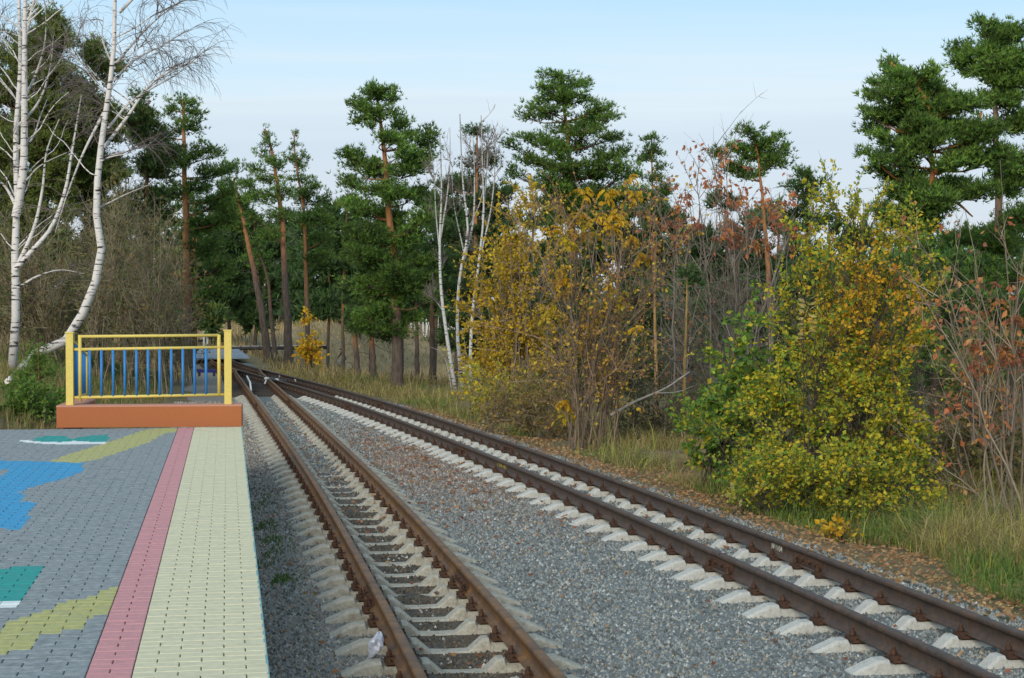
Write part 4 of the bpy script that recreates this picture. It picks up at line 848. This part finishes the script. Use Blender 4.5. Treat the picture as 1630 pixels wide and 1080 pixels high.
birch('middle one of three pale slim birches, straight with a high fork', 51, [([(737, 614), (728, 520), (732, 440), (745, 370), (738, 300), (734, 220), (733, 185)], .06), ([(734, 430), (752, 360), (755, 280), (752, 210)], .04), ([(738, 400), (722, 320), (720, 260)], .024), ([(748, 360), (765, 320), (772, 240)], .02)], 34, (32, 160), (.42, .32), grav=.06, cols=GB)
birch('right most of three pale slim birches, against the golden bush', 49, [([(748, 614), (752, 500), (762, 420), (770, 340), (768, 260), (766, 185)], .055), ([(764, 410), (782, 330), (788, 250), (786, 200)], .03), ([(768, 350), (775, 270), (778, 195)], .026)], 35, (32, 160), (.42, .32), grav=.06, cols=GB)

# ------------------------------------------------------------------ bushes
TW = (.17, .14, .115); TWG = (.165, .145, .12); TWD = (.06, .05, .04)
def bush(name, label, cat, base_px, Y, targets, levels, r0, col, seed, leaf=None, group=None, bspread=.3, bow=.15, extra=None):
    rng = np.random.default_rng(seed); st = fan(rng, base_px, Y, targets(rng) if callable(targets) else targets, bspread, bow=bow); b0 = at(base_px[0], base_px[1], Y); b0[2] = float(terr(b0[0], b0[1]))
    t = thing(name, b0, label, cat, group); a = MB(); lv = woody(a, rng, st, np.full(len(st), r0) * rng.uniform(.6, 1.2, len(st)), levels, col); a.build('stems', M['twig'], t)
    if leaf:
        b = MB()
        for lf in leaf: put_leaves(b, rng, lv[lf.pop('lv', 1):], **lf)
        b.build('foliage', M['leaf'], t)
    return t, lv
GOLD = [(.58, .40, .025), (.68, .49, .03), (.46, .31, .03), (.60, .39, .02), (.38, .28, .03)]
YG = [(.46, .42, .035), (.58, .48, .035), (.25, .32, .035), (.36, .38, .035), (.64, .48, .035)]
GR = [(.11, .23, .035), (.15, .28, .04), (.09, .18, .035), (.20, .29, .035)]
OY = [(.66, .36, .02), (.72, .43, .03), (.55, .30, .02), (.52, .36, .03)]
RB_ = [(.50, .18, .07), (.44, .14, .06), (.56, .25, .08), (.36, .14, .08)]
# brown thickets on the left bank
for k, (bx, by_, Y_, poly, lab) in enumerate([(40, 560, 47, [(-30, 360), (110, 340), (110, 500), (-30, 510)], 'bare brown brush behind the forked birch, left most thicket'), (120, 556, 50, [(60, 340), (200, 300), (190, 490), (70, 500)], 'bare brown brush between the two left birches'), (200, 556, 46, [(140, 280), (265, 260), (275, 480), (150, 490)], 'tall bare grey brown thicket behind the railing'), (260, 556, 54, [(200, 380), (285, 350), (300, 420), (280, 490), (200, 490)], 'bare arching brush against the orange trunked pine')]):
    bush('bare_shrub', lab, 'shrub', (bx, by_), Y_, lambda r, p_=poly: rpoly(r, p_, 40), [(380, .85, .1, .5, .008, .12, .02), (1000, .65, .1, .6, .006, .14, -.01), (1200, .45, .1, .7, .0046, .14, -.02)], .02, (.19, .16, .105), 40 + k, group='bare brown thickets on the left bank', bspread=1.1, leaf=[dict(n=2800, L=.085, pal=[(.22, .18, .07), (.17, .17, .06), (.26, .17, .06), (.13, .16, .05), (.12, .17, .05)], lv=2)])
# golden bush
bush('golden_bush', 'dense golden yellow small leaved bush right of the pale birches', 'bush', (815, 640), 41, lambda r: rpoly(r, [(748, 430), (790, 340), (825, 280), (885, 290), (905, 420), (895, 580), (745, 580)], 46), [(300, .9, .2, .5, .011, .1, .03), (900, .5, .1, .6, .006, .12, .0)], .028, TW, 50, leaf=[dict(n=20000, L=.066, pal=GOLD, lv=1, droop=.2)], bspread=.5)
bush('golden_bush', 'low yellow green bush at the foot of the golden one', 'bush', (785, 655), 38, lambda r: rpoly(r, [(735, 590), (800, 570), (850, 600), (840, 640), (740, 640)], 20), [(120, .45, .2, .6, .007, .12, .02), (300, .3, .1, .6, .005, .12, 0)], .014, TW, 51, leaf=[dict(n=2400, L=.07, pal=YG + GOLD[:2], lv=1)], bspread=.7)
# bare many-stemmed maple with yellow leaf sprays
tO, lvO = bush('bare_bush', 'fan shaped bare bush with many stems and large bright yellow leaf sprays', 'bush', (945, 700), 31, lambda r: [(x, y) for x, y in zip(np.linspace(830, 1090, 22) + r.uniform(-12, 12, 22), r.uniform(300, 450, 22))] + rpoly(r, [(840, 520), (1080, 420), (1090, 560), (850, 620)], 12), [(260, .8, .2, .42, .009, .1, .03), (700, .45, .1, .5, .0055, .12, .01), (800, .25, .1, .6, .004, .12, 0)], .016, (.17, .125, .09), 52, leaf=[dict(n=4200, L=.06, pal=[(.40, .22, .08), (.55, .36, .05), (.30, .16, .07), (.62, .44, .05)], lv=2)], bspread=.42)
def spray(seed):
    rng = np.random.default_rng(seed); mb = MB(); P = []; D = []
    for k in range(7):
        a = 2 * math.pi * k / 7 + rng.uniform(-.3, .3); rr = np.linspace(.03, rng.uniform(.10, .22), 5); z0 = rng.uniform(-.12, .06); dk = rng.uniform(1.5, 4.5)
        for j, q in enumerate(rr):
            p = np.array([math.cos(a) * q, math.sin(a) * q, z0 + .03 * math.sin(q * 9) - dk * q * q]); tg = np.array([math.cos(a), math.sin(a), -1.3 - q * 3])
            for sd in (-1, 1, 0):
                if sd == 0 and j < 4: continue
                P.append(p); D.append(tg * .7 + np.array([-math.sin(a), math.cos(a), -.6]) * sd * .8)
    P = np.array(P); D = np.array(D); c = np.ones((len(P), 3)) * rng.uniform(.8, 1.1, (len(P), 1)); L = rng.uniform(.06, .10, len(P)); leaves(mb, rng, P, D, L, L * .25, c)
    return mb
def spray_meshes(pal, nm):
    out = []
    for s_ in range(4):
        mb = spray(s_); mb.C = [c * np.array(pal[s_ % len(pal)]) for c in mb.C]; out.append(mb.mesh(nm, M['leaf']))
    return out
SPY = spray_meshes([(.62, .38, .02), (.66, .43, .035), (.56, .42, .03), (.58, .34, .02)], 'leaf_spray'); SPR = spray_meshes([(.42, .17, .05), (.36, .12, .06), (.48, .20, .05), (.33, .13, .07)], 'leaf_spray')
def sprays(t, meshes, pts, Y, seed, smin=.8, smax=1.2):
    rng = np.random.default_rng(seed); me = MB()
    for (px, py) in pts:
        p = at(px, py, Y + rng.uniform(-.5, .5)); o = link('leaf_spray', meshes[rng.integers(0, 4)], t, loc=Vector((p - np.array(t.location)).tolist())); s_ = rng.uniform(smin, smax); o.scale = (s_, s_, s_ * rng.uniform(.9, 1.3)); o.rotation_euler = (rng.uniform(-.3, .3), rng.uniform(-.3, .3), rng.uniform(0, 6.28))
        e = p + [rng.normal(0, .1), rng.normal(0, .1), -.9]; tube(me, [p, (p + e) / 2 + rng.normal(0, .03, 3), e], [.005, .007, .01], 4, np.array(TW))
    tag(me.build('leaf_stalks', M['twig'], t), kind='stuff')
sprays(tO, SPY, [(1005, 280), (930, 305), (966, 308), (915, 352), (955, 342), (975, 345), (921, 368), (945, 372), (978, 364), (878, 363), (905, 385), (1006, 378), (1019, 405), (896, 425), (890, 443), (902, 445), (895, 468), (905, 460), (875, 498), (887, 492), (985, 468), (945, 502), (1014, 520), (936, 515), (968, 455), (905, 655), (900, 640), (1010, 310), (925, 340), (985, 335), (895, 372), (935, 355), (990, 350)], 30.8, 60, .7, 1.15)
# red leaved bushes
tP, _ = bush('red_leaved_tree', 'grey stemmed small tree with hanging rust red leaves', 'tree', (1150, 665), 36, lambda r: rpoly(r, [(1030, 290), (1070, 215), (1120, 230), (1200, 225), (1280, 280), (1290, 380), (1060, 400)], 17), [(260, .95, .2, .6, .010, .1, .02), (650, .6, .1, .5, .006, .12, .0), (800, .3, .1, .6, .004, .12, 0)], .026, TWG, 53, leaf=[dict(n=6000, L=.11, pal=RB_, lv=1, droop=1.6, wr=.22, filt=lambda px, py, r: (py < 405) & (py > 225) & (vnoise(px, py, 16, 3) > .42))], bspread=.9)
rp_ = np.random.default_rng(9)
sprays(tP, SPR, rpoly(rp_, [(1010, 330), (1040, 305), (1100, 290), (1160, 290), (1260, 310), (1280, 380), (1180, 395), (1120, 390), (1040, 400), (1030, 360)], 18), 35.8, 61, .4, .7)
bush('grey_bush', 'tangled leafless grey bush under the red leaves', 'bush', (1135, 670), 39, lambda r: rpoly(r, [(1050, 430), (1240, 380), (1250, 560), (1070, 580)], 12), [(200, .9, .12, .85, .008, .14, .0), (600, .6, .1, .7, .005, .15, .0), (700, .35, .1, .7, .0035, .15, 0)], .02, (.125, .112, .09), 54, leaf=[dict(n=700, L=.07, pal=RB_ + [(.3, .2, .1)], lv=2)], bspread=1.0, bow=-.1)
# yellow-green bush group near the verge
def colR(P, r):
    px, py = topx(P); k = np.exp(-((px - 1390) / 95.) ** 2 - ((py - 480) / 90.) ** 2); k2 = sm(px, 1230, 1130)
    n = len(P); pk = r.uniform(size=n); c = mixpal(r, n, YG); co = mixpal(r, n, OY); cg = mixpal(r, n, GR)
    k = k * (.35 + 1.1 * vnoise(px, py, 26, 51)); c = np.where((pk < k * 1.1)[:, None], co, c); pk = r.uniform(size=n); c = np.where((pk < .2 + .5 * (1 - sm(px, 1120, 1230)))[:, None], cg, c); return c
bush('yellow_green_bush', 'large dense yellow green leafy bush on the verge', 'bush', (1350, 800), 22.5, lambda r: rpoly(r, [(1190, 560), (1250, 470), (1290, 400), (1440, 400), (1490, 470), (1520, 600), (1510, 700), (1480, 770), (1180, 770), (1085, 720), (1110, 640), (1180, 620)], 78), [(420, .55, .2, .5, .006, .1, .02), (1500, .32, .1, .6, .0035, .12, .0)], .013, TWD, 55, leaf=[dict(n=36000, L=.052, pal=YG, lv=1, droop=.25, colf=colR, wr=.34, filt=lambda px, py, r: vnoise(px, py, 34, 41) + .5 * vnoise(px, py, 13, 42) > .50 + .45 * r.uniform(0, 1, len(px)) * (vnoise(px, py, 34, 41) < .6))], bspread=.75)
bush('yellow_green_bush', 'tall thin leafy shoots rising behind the large yellow green bush', 'bush', (1340, 790), 24, lambda r: rpoly(r, [(1225, 350), (1290, 300), (1325, 262), (1410, 300), (1490, 380), (1500, 500), (1225, 500)], 46), [(280, .6, .3, .45, .006, .1, .04), (900, .32, .1, .5, .0035, .12, .0)], .014, TWD, 56, leaf=[dict(n=16000, L=.052, pal=[(.33, .36, .03), (.48, .42, .03), (.22, .28, .035), (.60, .42, .03)], lv=1, droop=.2, colf=colR)], bspread=.6)
bush('green_bush', 'green leaved bush left of the large yellow green bush', 'bush', (1170, 765), 24, lambda r: rpoly(r, [(1105, 650), (1150, 560), (1190, 490), (1230, 560), (1230, 700), (1120, 720)], 22), [(170, .5, .2, .5, .006, .1, .02), (480, .3, .1, .6, .0035, .12, .0)], .013, TWD, 57, leaf=[dict(n=6500, L=.075, pal=GR + YG[:3] + GR, lv=1, droop=.3, wr=.36)], bspread=.6)
tV, _ = bush('leafy_shoot', 'upright shoot of large pale yellow leaves in the big bush', 'plant', (1284, 800), 21.6, [(1284, 475), (1290, 520)], [(8, .3, .5, .3, .005, .1, .02)], .010, TWD, 58, bspread=.05)
for q in range(16):
    s_ = -1 if q % 2 else 1; p = at(1284 + s_ * 3, 478 + q * 4.0, 21.5); mb = MB(); leaves(mb, np.random.default_rng(q), np.zeros((1, 3)), np.array([[s_ * .8, -.35, .45 if q < 6 else -.15]]), np.array([.11]), np.array([.028]), np.array([[.66, .50, .17]]) * (1 - .03 * q)); o = link('leaf', mb.mesh('leaf', M['leaf']), tV, loc=Vector((p - np.array(tV.location)).tolist()))
bush('undergrowth', 'brown and olive undergrowth between the big bush and the right edge', 'bush', (1560, 790), 25, lambda r: rpoly(r, [(1470, 600), (1530, 520), (1640, 540), (1680, 760), (1480, 770)], 40), [(260, .55, .1, .55, .006, .12, .0), (800, .35, .1, .7, .0042, .14, -.01)], .011, (.13, .10, .075), 71, leaf=[dict(n=5500, L=.065, pal=[(.24, .2, .06), (.18, .18, .05), (.30, .2, .07), (.12, .15, .04)], lv=1)], bspread=1.0)
bush('undergrowth', 'brown twiggy undergrowth at the foot of the golden bush and the bare fan', 'bush', (850, 690), 33.5, lambda r: rpoly(r, [(760, 640), (830, 560), (910, 560), (930, 670), (770, 680)], 40), [(260, .5, .1, .55, .006, .12, .0), (800, .32, .1, .7, .004, .14, -.01)], .011, (.17, .13, .09), 72, leaf=[dict(n=3000, L=.06, pal=[(.26, .2, .06), (.32, .2, .07), (.2, .17, .05), (.36, .26, .05)], lv=1)], bspread=1.1)
bush('undergrowth', 'dark twiggy undergrowth between the bare fan and the green bush', 'bush', (1060, 705), 33, lambda r: rpoly(r, [(960, 640), (1000, 560), (1120, 540), (1170, 640), (1150, 710), (970, 700)], 44), [(300, .5, .1, .55, .006, .12, .0), (900, .35, .1, .7, .004, .14, -.01)], .011, (.09, .075, .06), 73, leaf=[dict(n=2600, L=.06, pal=[(.26, .17, .07), (.10, .13, .04), (.2, .16, .05), (.08, .11, .035)], lv=1)], bspread=1.4)
bush('low_bush', 'low yellow green leafy fringe along the foot of the large bush', 'bush', (1330, 805), 21, lambda r: rpoly(r, [(1150, 770), (1180, 690), (1480, 690), (1500, 790), (1330, 800)], 60), [(260, .35, .1, .55, .0045, .12, .0), (500, .22, .1, .6, .003, .14, .0)], .007, TWD, 74, leaf=[dict(n=8500, L=.048, lv=0, pal=YG, colf=colR, wr=.34)], bspread=1.3)
# bare saplings at the right
tS, _ = bush('bare_sapling', 'bare grey sapling with dangling red leaves at the right edge', 'tree', (1600, 800), 21, [(1592, 255), (1535, 330), (1500, 430), (1470, 370), (1640, 300), (1560, 450), (1620, 420), (1440, 420)], [(60, .6, .25, .4, .007, .1, .02), (160, .4, .1, .5, .0045, .12, .0), (200, .22, .1, .6, .003, .12, 0)], .020, (.21, .17, .125), 59, leaf=[dict(n=330, L=.075, pal=RB_ + [(.5, .3, .12)], lv=2, droop=1.1)], bspread=.35, bow=.05)
rp_ = np.random.default_rng(19)
sprays(tS, SPR, rpoly(rp_, [(1500, 530), (1540, 520), (1600, 470), (1630, 480), (1630, 640), (1590, 610), (1530, 600)], 20) + [(1585, 450), (1590, 480), (1618, 560)], 21, 62, .35, .65)
bush('bare_sapling', 'second bare sapling with low spreading branches beside the right edge', 'tree', (1570, 805), 22, [(1530, 480), (1480, 560), (1500, 640), (1440, 690), (1620, 560), (1650, 640)], [(50, .5, .2, .45, .006, .1, .0), (120, .35, .1, .5, .004, .12, .0)], .016, (.20, .165, .12), 63, leaf=[dict(n=160, L=.07, pal=RB_ + [(.5, .3, .12)], lv=1, droop=1.)], bspread=.4, bow=.0)
# small sapling by the pipeline and low plants
bush('yellow_sapling', 'small bright yellow sapling in front of the pipeline', 'tree', (492, 592), 66, lambda r: rpoly(r, [(470, 540), (485, 495), (492, 490), (512, 530), (515, 570), (470, 575)], 12), [(60, .5, .2, .5, .008, .1, .02), (140, .3, .1, .6, .005, .1, 0)], .02, TWD, 64, leaf=[dict(n=700, L=.13, pal=OY[:2] + [(.62, .46, .03)], lv=1, wr=.38)], bspread=.2)
bush('low_plant', 'low yellow leaved plant at the edge of the leaf litter by the rail', 'plant', (1340, 855), 18.8, lambda r: rpoly(r, [(1300, 825), (1345, 820), (1370, 840), (1310, 850)], 9), [(30, .18, .2, .6, .004, .1, 0)], .006, TWD, 65, leaf=[dict(n=150, L=.058, pal=OY + [(.62, .46, .05)], lv=0, wr=.4)], bspread=.15)
bush('low_plant', 'small pale yellow weed below the green bush', 'plant', (1190, 785), 21.5, lambda r: rpoly(r, [(1160, 765), (1220, 755), (1230, 780), (1170, 785)], 8), [(26, .16, .2, .6, .004, .1, 0)], .006, TWD, 66, leaf=[dict(n=110, L=.075, pal=[(.6, .5, .16), (.55, .42, .08), (.4, .36, .1)], lv=0, wr=.4)], bspread=.3)
bush('green_weed', 'bright green leafy weed left of the orange parapet', 'plant', (55, 640), 27.5, lambda r: rpoly(r, [(10, 600), (60, 600), (105, 610), (110, 645), (15, 645)], 22), [(120, .3, .2, .6, .005, .1, .02)], .008, TWD, 67, leaf=[dict(n=2600, L=.06, pal=[(.10, .20, .03), (.13, .24, .04), (.16, .22, .04)], lv=0)], bspread=.5)
rng = np.random.default_rng(70); t = thing('pine_sapling', at(60, 620, 29), 'young light green pine sapling below the forked birch', 'sapling'); a = MB(); b = MB()
pine_geo(a, b, rng, 29, np.array([[*at(62, 640, 29)[:2], float(terr(*at(62, 640, 29)[:2]))], at(62, 600, 29), at(60, 552, 29)]), [(60, 552, 7, 7), (52, 568, 12, 6), (68, 572, 10, 6), (60, 585, 16, 7), (40, 590, 12, 6), (80, 592, 10, 6), (30, 600, 12, 6)], .025, [(.12, .22, .03), (.10, .18, .03), (.16, .25, .05)], dens=.22, depth=.3, tl=.07, k=8, tw=.004, deadn=0); a.build('trunk', M['bark'], t); b.build('crown', M['needle'], t)
# stones and fallen branches
fb = thing('fallen_branch', at(1000, 660, 31.5), 'pale dead branch slanting up beside the fan shaped bare bush', 'branch'); mb = MB(); tube(mb, resample(at([972, 1010, 1060, 1098], [661, 640, 618, 592], [31, 31.5, 32, 32.5]), 10), np.linspace(.028, .012, 10), 6, np.array([.36, .32, .27])); tube(mb, resample(at([1040, 1075, 1110], [626, 625, 612], [31.6, 32, 32.6]), 6), np.linspace(.015, .006, 6), 5, np.array([.33, .29, .25])); mb.build('limb', M['twig'], fb, True)
for lab, pts in (('long thin dead stick leaning out of the grass near the golden bush', [(760, 682), (790, 650), (818, 622)]), ('curved pale dead stick next to the rail below the golden bush', [(765, 681), (785, 662), (806, 655)])):
    w_ = at([p[0] for p in pts], [p[1] for p in pts], 35); f2 = thing('dead_stick', w_[0], lab, 'stick'); mb = MB(); tube(mb, resample(w_, 7), np.linspace(.014, .007, 7), 5, np.array([.38, .32, .25])); mb.build('limb', M['twig'], f2, True)
lt = MB(); lp = at(12, 605, 27); q = np.array([[-.03, 0, -.07], [.02, .01, -.05], [.05, .03, .0], [.03, .0, .06], [-.02, .02, .03], [-.05, 0, -.02]]); lt.add(np.concatenate([lp + q, lp + q + [.008, .03, .006]]), [np.array([(0, 1, 2, 3, 4, 5)]), np.array([(6, 11, 10, 9, 8, 7)]), np.array([(i, i + 6, (i + 1) % 6 + 6, (i + 1) % 6) for i in range(6)])])
tag(lt.build('litter', mat('litter_paper', (.7, .68, .66), rough=.6, c2=(.6, .05, .05), thr=(.55, .6), scale=25)), 'scrap of white and red litter caught in the weeds', 'litter')

# ------------------------------------------------------------------ grass, leaf litter
def grass(name, label, x, y, h, pal, rng, wd=.005, lean=.35, colf=None):
    n = len(x); z = terr(x, y) - .02; b = np.stack([x, y, z], -1); a = rng.uniform(0, 6.283, n); dr = np.stack([np.cos(a), np.sin(a), np.zeros(n)], -1); ln = rng.gamma(2, lean / 2, n)[:, None]
    hh = (h * rng.uniform(.5, 1.25, n))[:, None]; m1 = b + dr * hh * ln * .35 + [0, 0, 1] * hh * .55; tp = b + dr * hh * ln * 1.0 + [0, 0, 1] * hh * (1 - .25 * np.minimum(ln, 1.2))
    sd = np.stack([-np.sin(a + rng.normal(0, .6, n)), np.cos(a), np.zeros(n)], -1) * (wd * rng.uniform(.6, 1.4, n) * (.6 + y * .02))[:, None]
    V = np.stack([b - sd, b + sd, m1 - sd * .8, m1 + sd * .8, tp], 1).reshape(-1, 3); i = np.arange(n)[:, None] * 5
    mb = MB(); mb.add(V, [i + [0, 1, 3, 2], i + [2, 3, 4]], np.repeat(mixpal(rng, n, pal) if colf is None else colf, 5, 0)); return tag(mb.build(name, M['grass']), label, kind='stuff')
rng = np.random.default_rng(80)
GG = np.array([(.10, .17, .03), (.14, .2, .04), (.09, .14, .03)]); DD = np.array([(.36, .28, .11), (.30, .23, .09), (.42, .34, .15), (.24, .19, .07)])
n = 95000; y = 10 * np.exp(rng.uniform(0, 1, n) * math.log(7.)); d = 1.45 + rng.gamma(1.6, 1.5, n) + .5 * (vnoise(y, 1, 1.5, 6) - .3) + (y > 30) * -.1; x = cr(y) + d
cl_n = vnoise(x, y, .9, 9); lit = np.exp(-((y - 30) / 6.5) ** 2) * (d < 3.2)
kp = (cl_n > .36 + .5 * lit * rng.uniform(0, 1, n)) & (x < .31 * y) & ((d > 1.65) | (cl_n > .58)); x, y, d, cl_n = x[kp], y[kp], d[kp], cl_n[kp]; n = len(x)
gk = vnoise(x, y, 2.2, 12) + .3 * (d < 2.6) * (y < 30) - .12 * (y > 34) + rng.normal(0, .15, n); c = np.where((gk > .64)[:, None], mixpal(rng, n, GG) * 1.15, mixpal(rng, n, DD)); yy = rng.uniform(size=n) < .12; c[yy] = mixpal(rng, yy.sum(), [(.36, .36, .05), (.3, .3, .06)])
grass('verge_grass', 'tall mixed green and dry grass along the right verge', x, y, (.13 + .36 * cl_n * sm(d, 1.3, 2.3)) * (.55 + .9 * vnoise(x, y, .7, 33)) * (1 - .3 * sm(y, 30, 45)) + .35 * (rng.uniform(size=n) < .05), None, rng, .0042, 1.0, c)
n = 26000; y = rng.uniform(24.2, 60, n) ** 1.; x = cl(y) - 2.5 - rng.gamma(1.8, 2.2, n); kp = (x > -.31 * y) ; x, y = x[kp], y[kp]; n = len(x); c = np.where((vnoise(x, y, 2, 14) + rng.normal(0, .2, n) > .6)[:, None], mixpal(rng, n, GG), mixpal(rng, n, DD) * .8)
grass('bank_grass', 'dry straw coloured grass on the left bank', x, y, np.full(n, .3), None, rng, .005, .5, c)
n = 45000; y = 58 + 200 * rng.uniform(0, 1, n) ** 1.3; x = rng.uniform(-.31, .12, n) * y; kp = np.abs(x - cr(np.minimum(y, 90))) > np.where(y < 92, 2.0, 0); x, y = x[kp], y[kp]; n = len(x); c = mixpal(rng, n, [(.40, .30, .13), (.34, .25, .10), (.46, .35, .16), (.24, .18, .08), (.20, .15, .07)])
grass('field_grass', 'tan dry meadow grass in the far field', x, y, np.full(n, .5), None, rng, .009, .5, c)
# fallen leaves
n = 60000; y = 9 * np.exp(rng.uniform(0, 1, n) * math.log(4.6)); x = cl(y) - 2.2 + rng.uniform(0, 1, n) * (cr(y) + 3.2 - cl(y) + 2.2); r = x - cl(y); d = x - cr(y)
pr = .012 + .28 * np.exp(-((y - 27) / 6.) ** 2) * (r > .5) * (d < -.4) + 1.6 * sm(d, .8, 1.3) * (1 - sm(d, 1.9, 3.2)) + .12 * (np.abs(d) < .4) * sm(y, 15, 22) + .1 * (np.abs(r) < .4) * sm(y, 14, 22)
cn = vnoise(x, y, .35, 20); kp = rng.uniform(size=n) < pr * (.35 + 1.2 * (cn > .5)); x, y, d, r = x[kp], y[kp], d[kp], r[kp]; n = len(x)
z = np.where(d > 1.2, terr(x, y) + .03, zr(y) - BED + .05); P = np.stack([x, y, z], -1); a = rng.uniform(0, 6.28, n); D = np.stack([np.cos(a), np.sin(a), rng.normal(.12, .25, n)], -1)
c = np.where((d > .9)[:, None], mixpal(rng, n, [(.40, .24, .12), (.46, .29, .15), (.33, .17, .08), (.5, .33, .16)]), mixpal(rng, n, [(.34, .15, .08), (.28, .11, .06), (.40, .21, .10), (.36, .24, .12)]))
mb = MB(); L = rng.uniform(.03, .07, n) * (.75 + y * .012); leaves(mb, rng, P, D, L, L * .3, c, .5); tag(mb.build('fallen_leaves', M['leaf']), 'brown and rust coloured leaves fallen on ballast and verge', kind='stuff')
# moss and small green tufts by the platform edge
n = 900; y = np.concatenate([rng.normal(m_, s_, n // 5) for m_, s_ in ((17.0, .5), (19.2, .25), (21.6, .7), (15.4, .2), (18.1, .15))]); x = np.concatenate([np.interp(m_, [8, 24], [on(430, 1080, 0)[0], e0[0]]) + .12 + np.abs(rng.normal(0, .11, n // 5)) + .1 * rng.uniform() for m_ in y.reshape(5, -1).mean(1)]); z_ = zr(y) - BED + .02
b = np.stack([x, y, z_], -1); mb = MB(); D = nrm(rng.normal(0, .6, (n, 3)) + [0, 0, 1]); L = rng.uniform(.02, .06, n); leaves(mb, rng, b, D, L, L * .14, mixpal(rng, n, [(.09, .16, .03), (.12, .18, .04)])); tag(mb.build('moss_tufts', M['grass']), 'small green tufts on gravel beside the platform edge', kind='stuff')
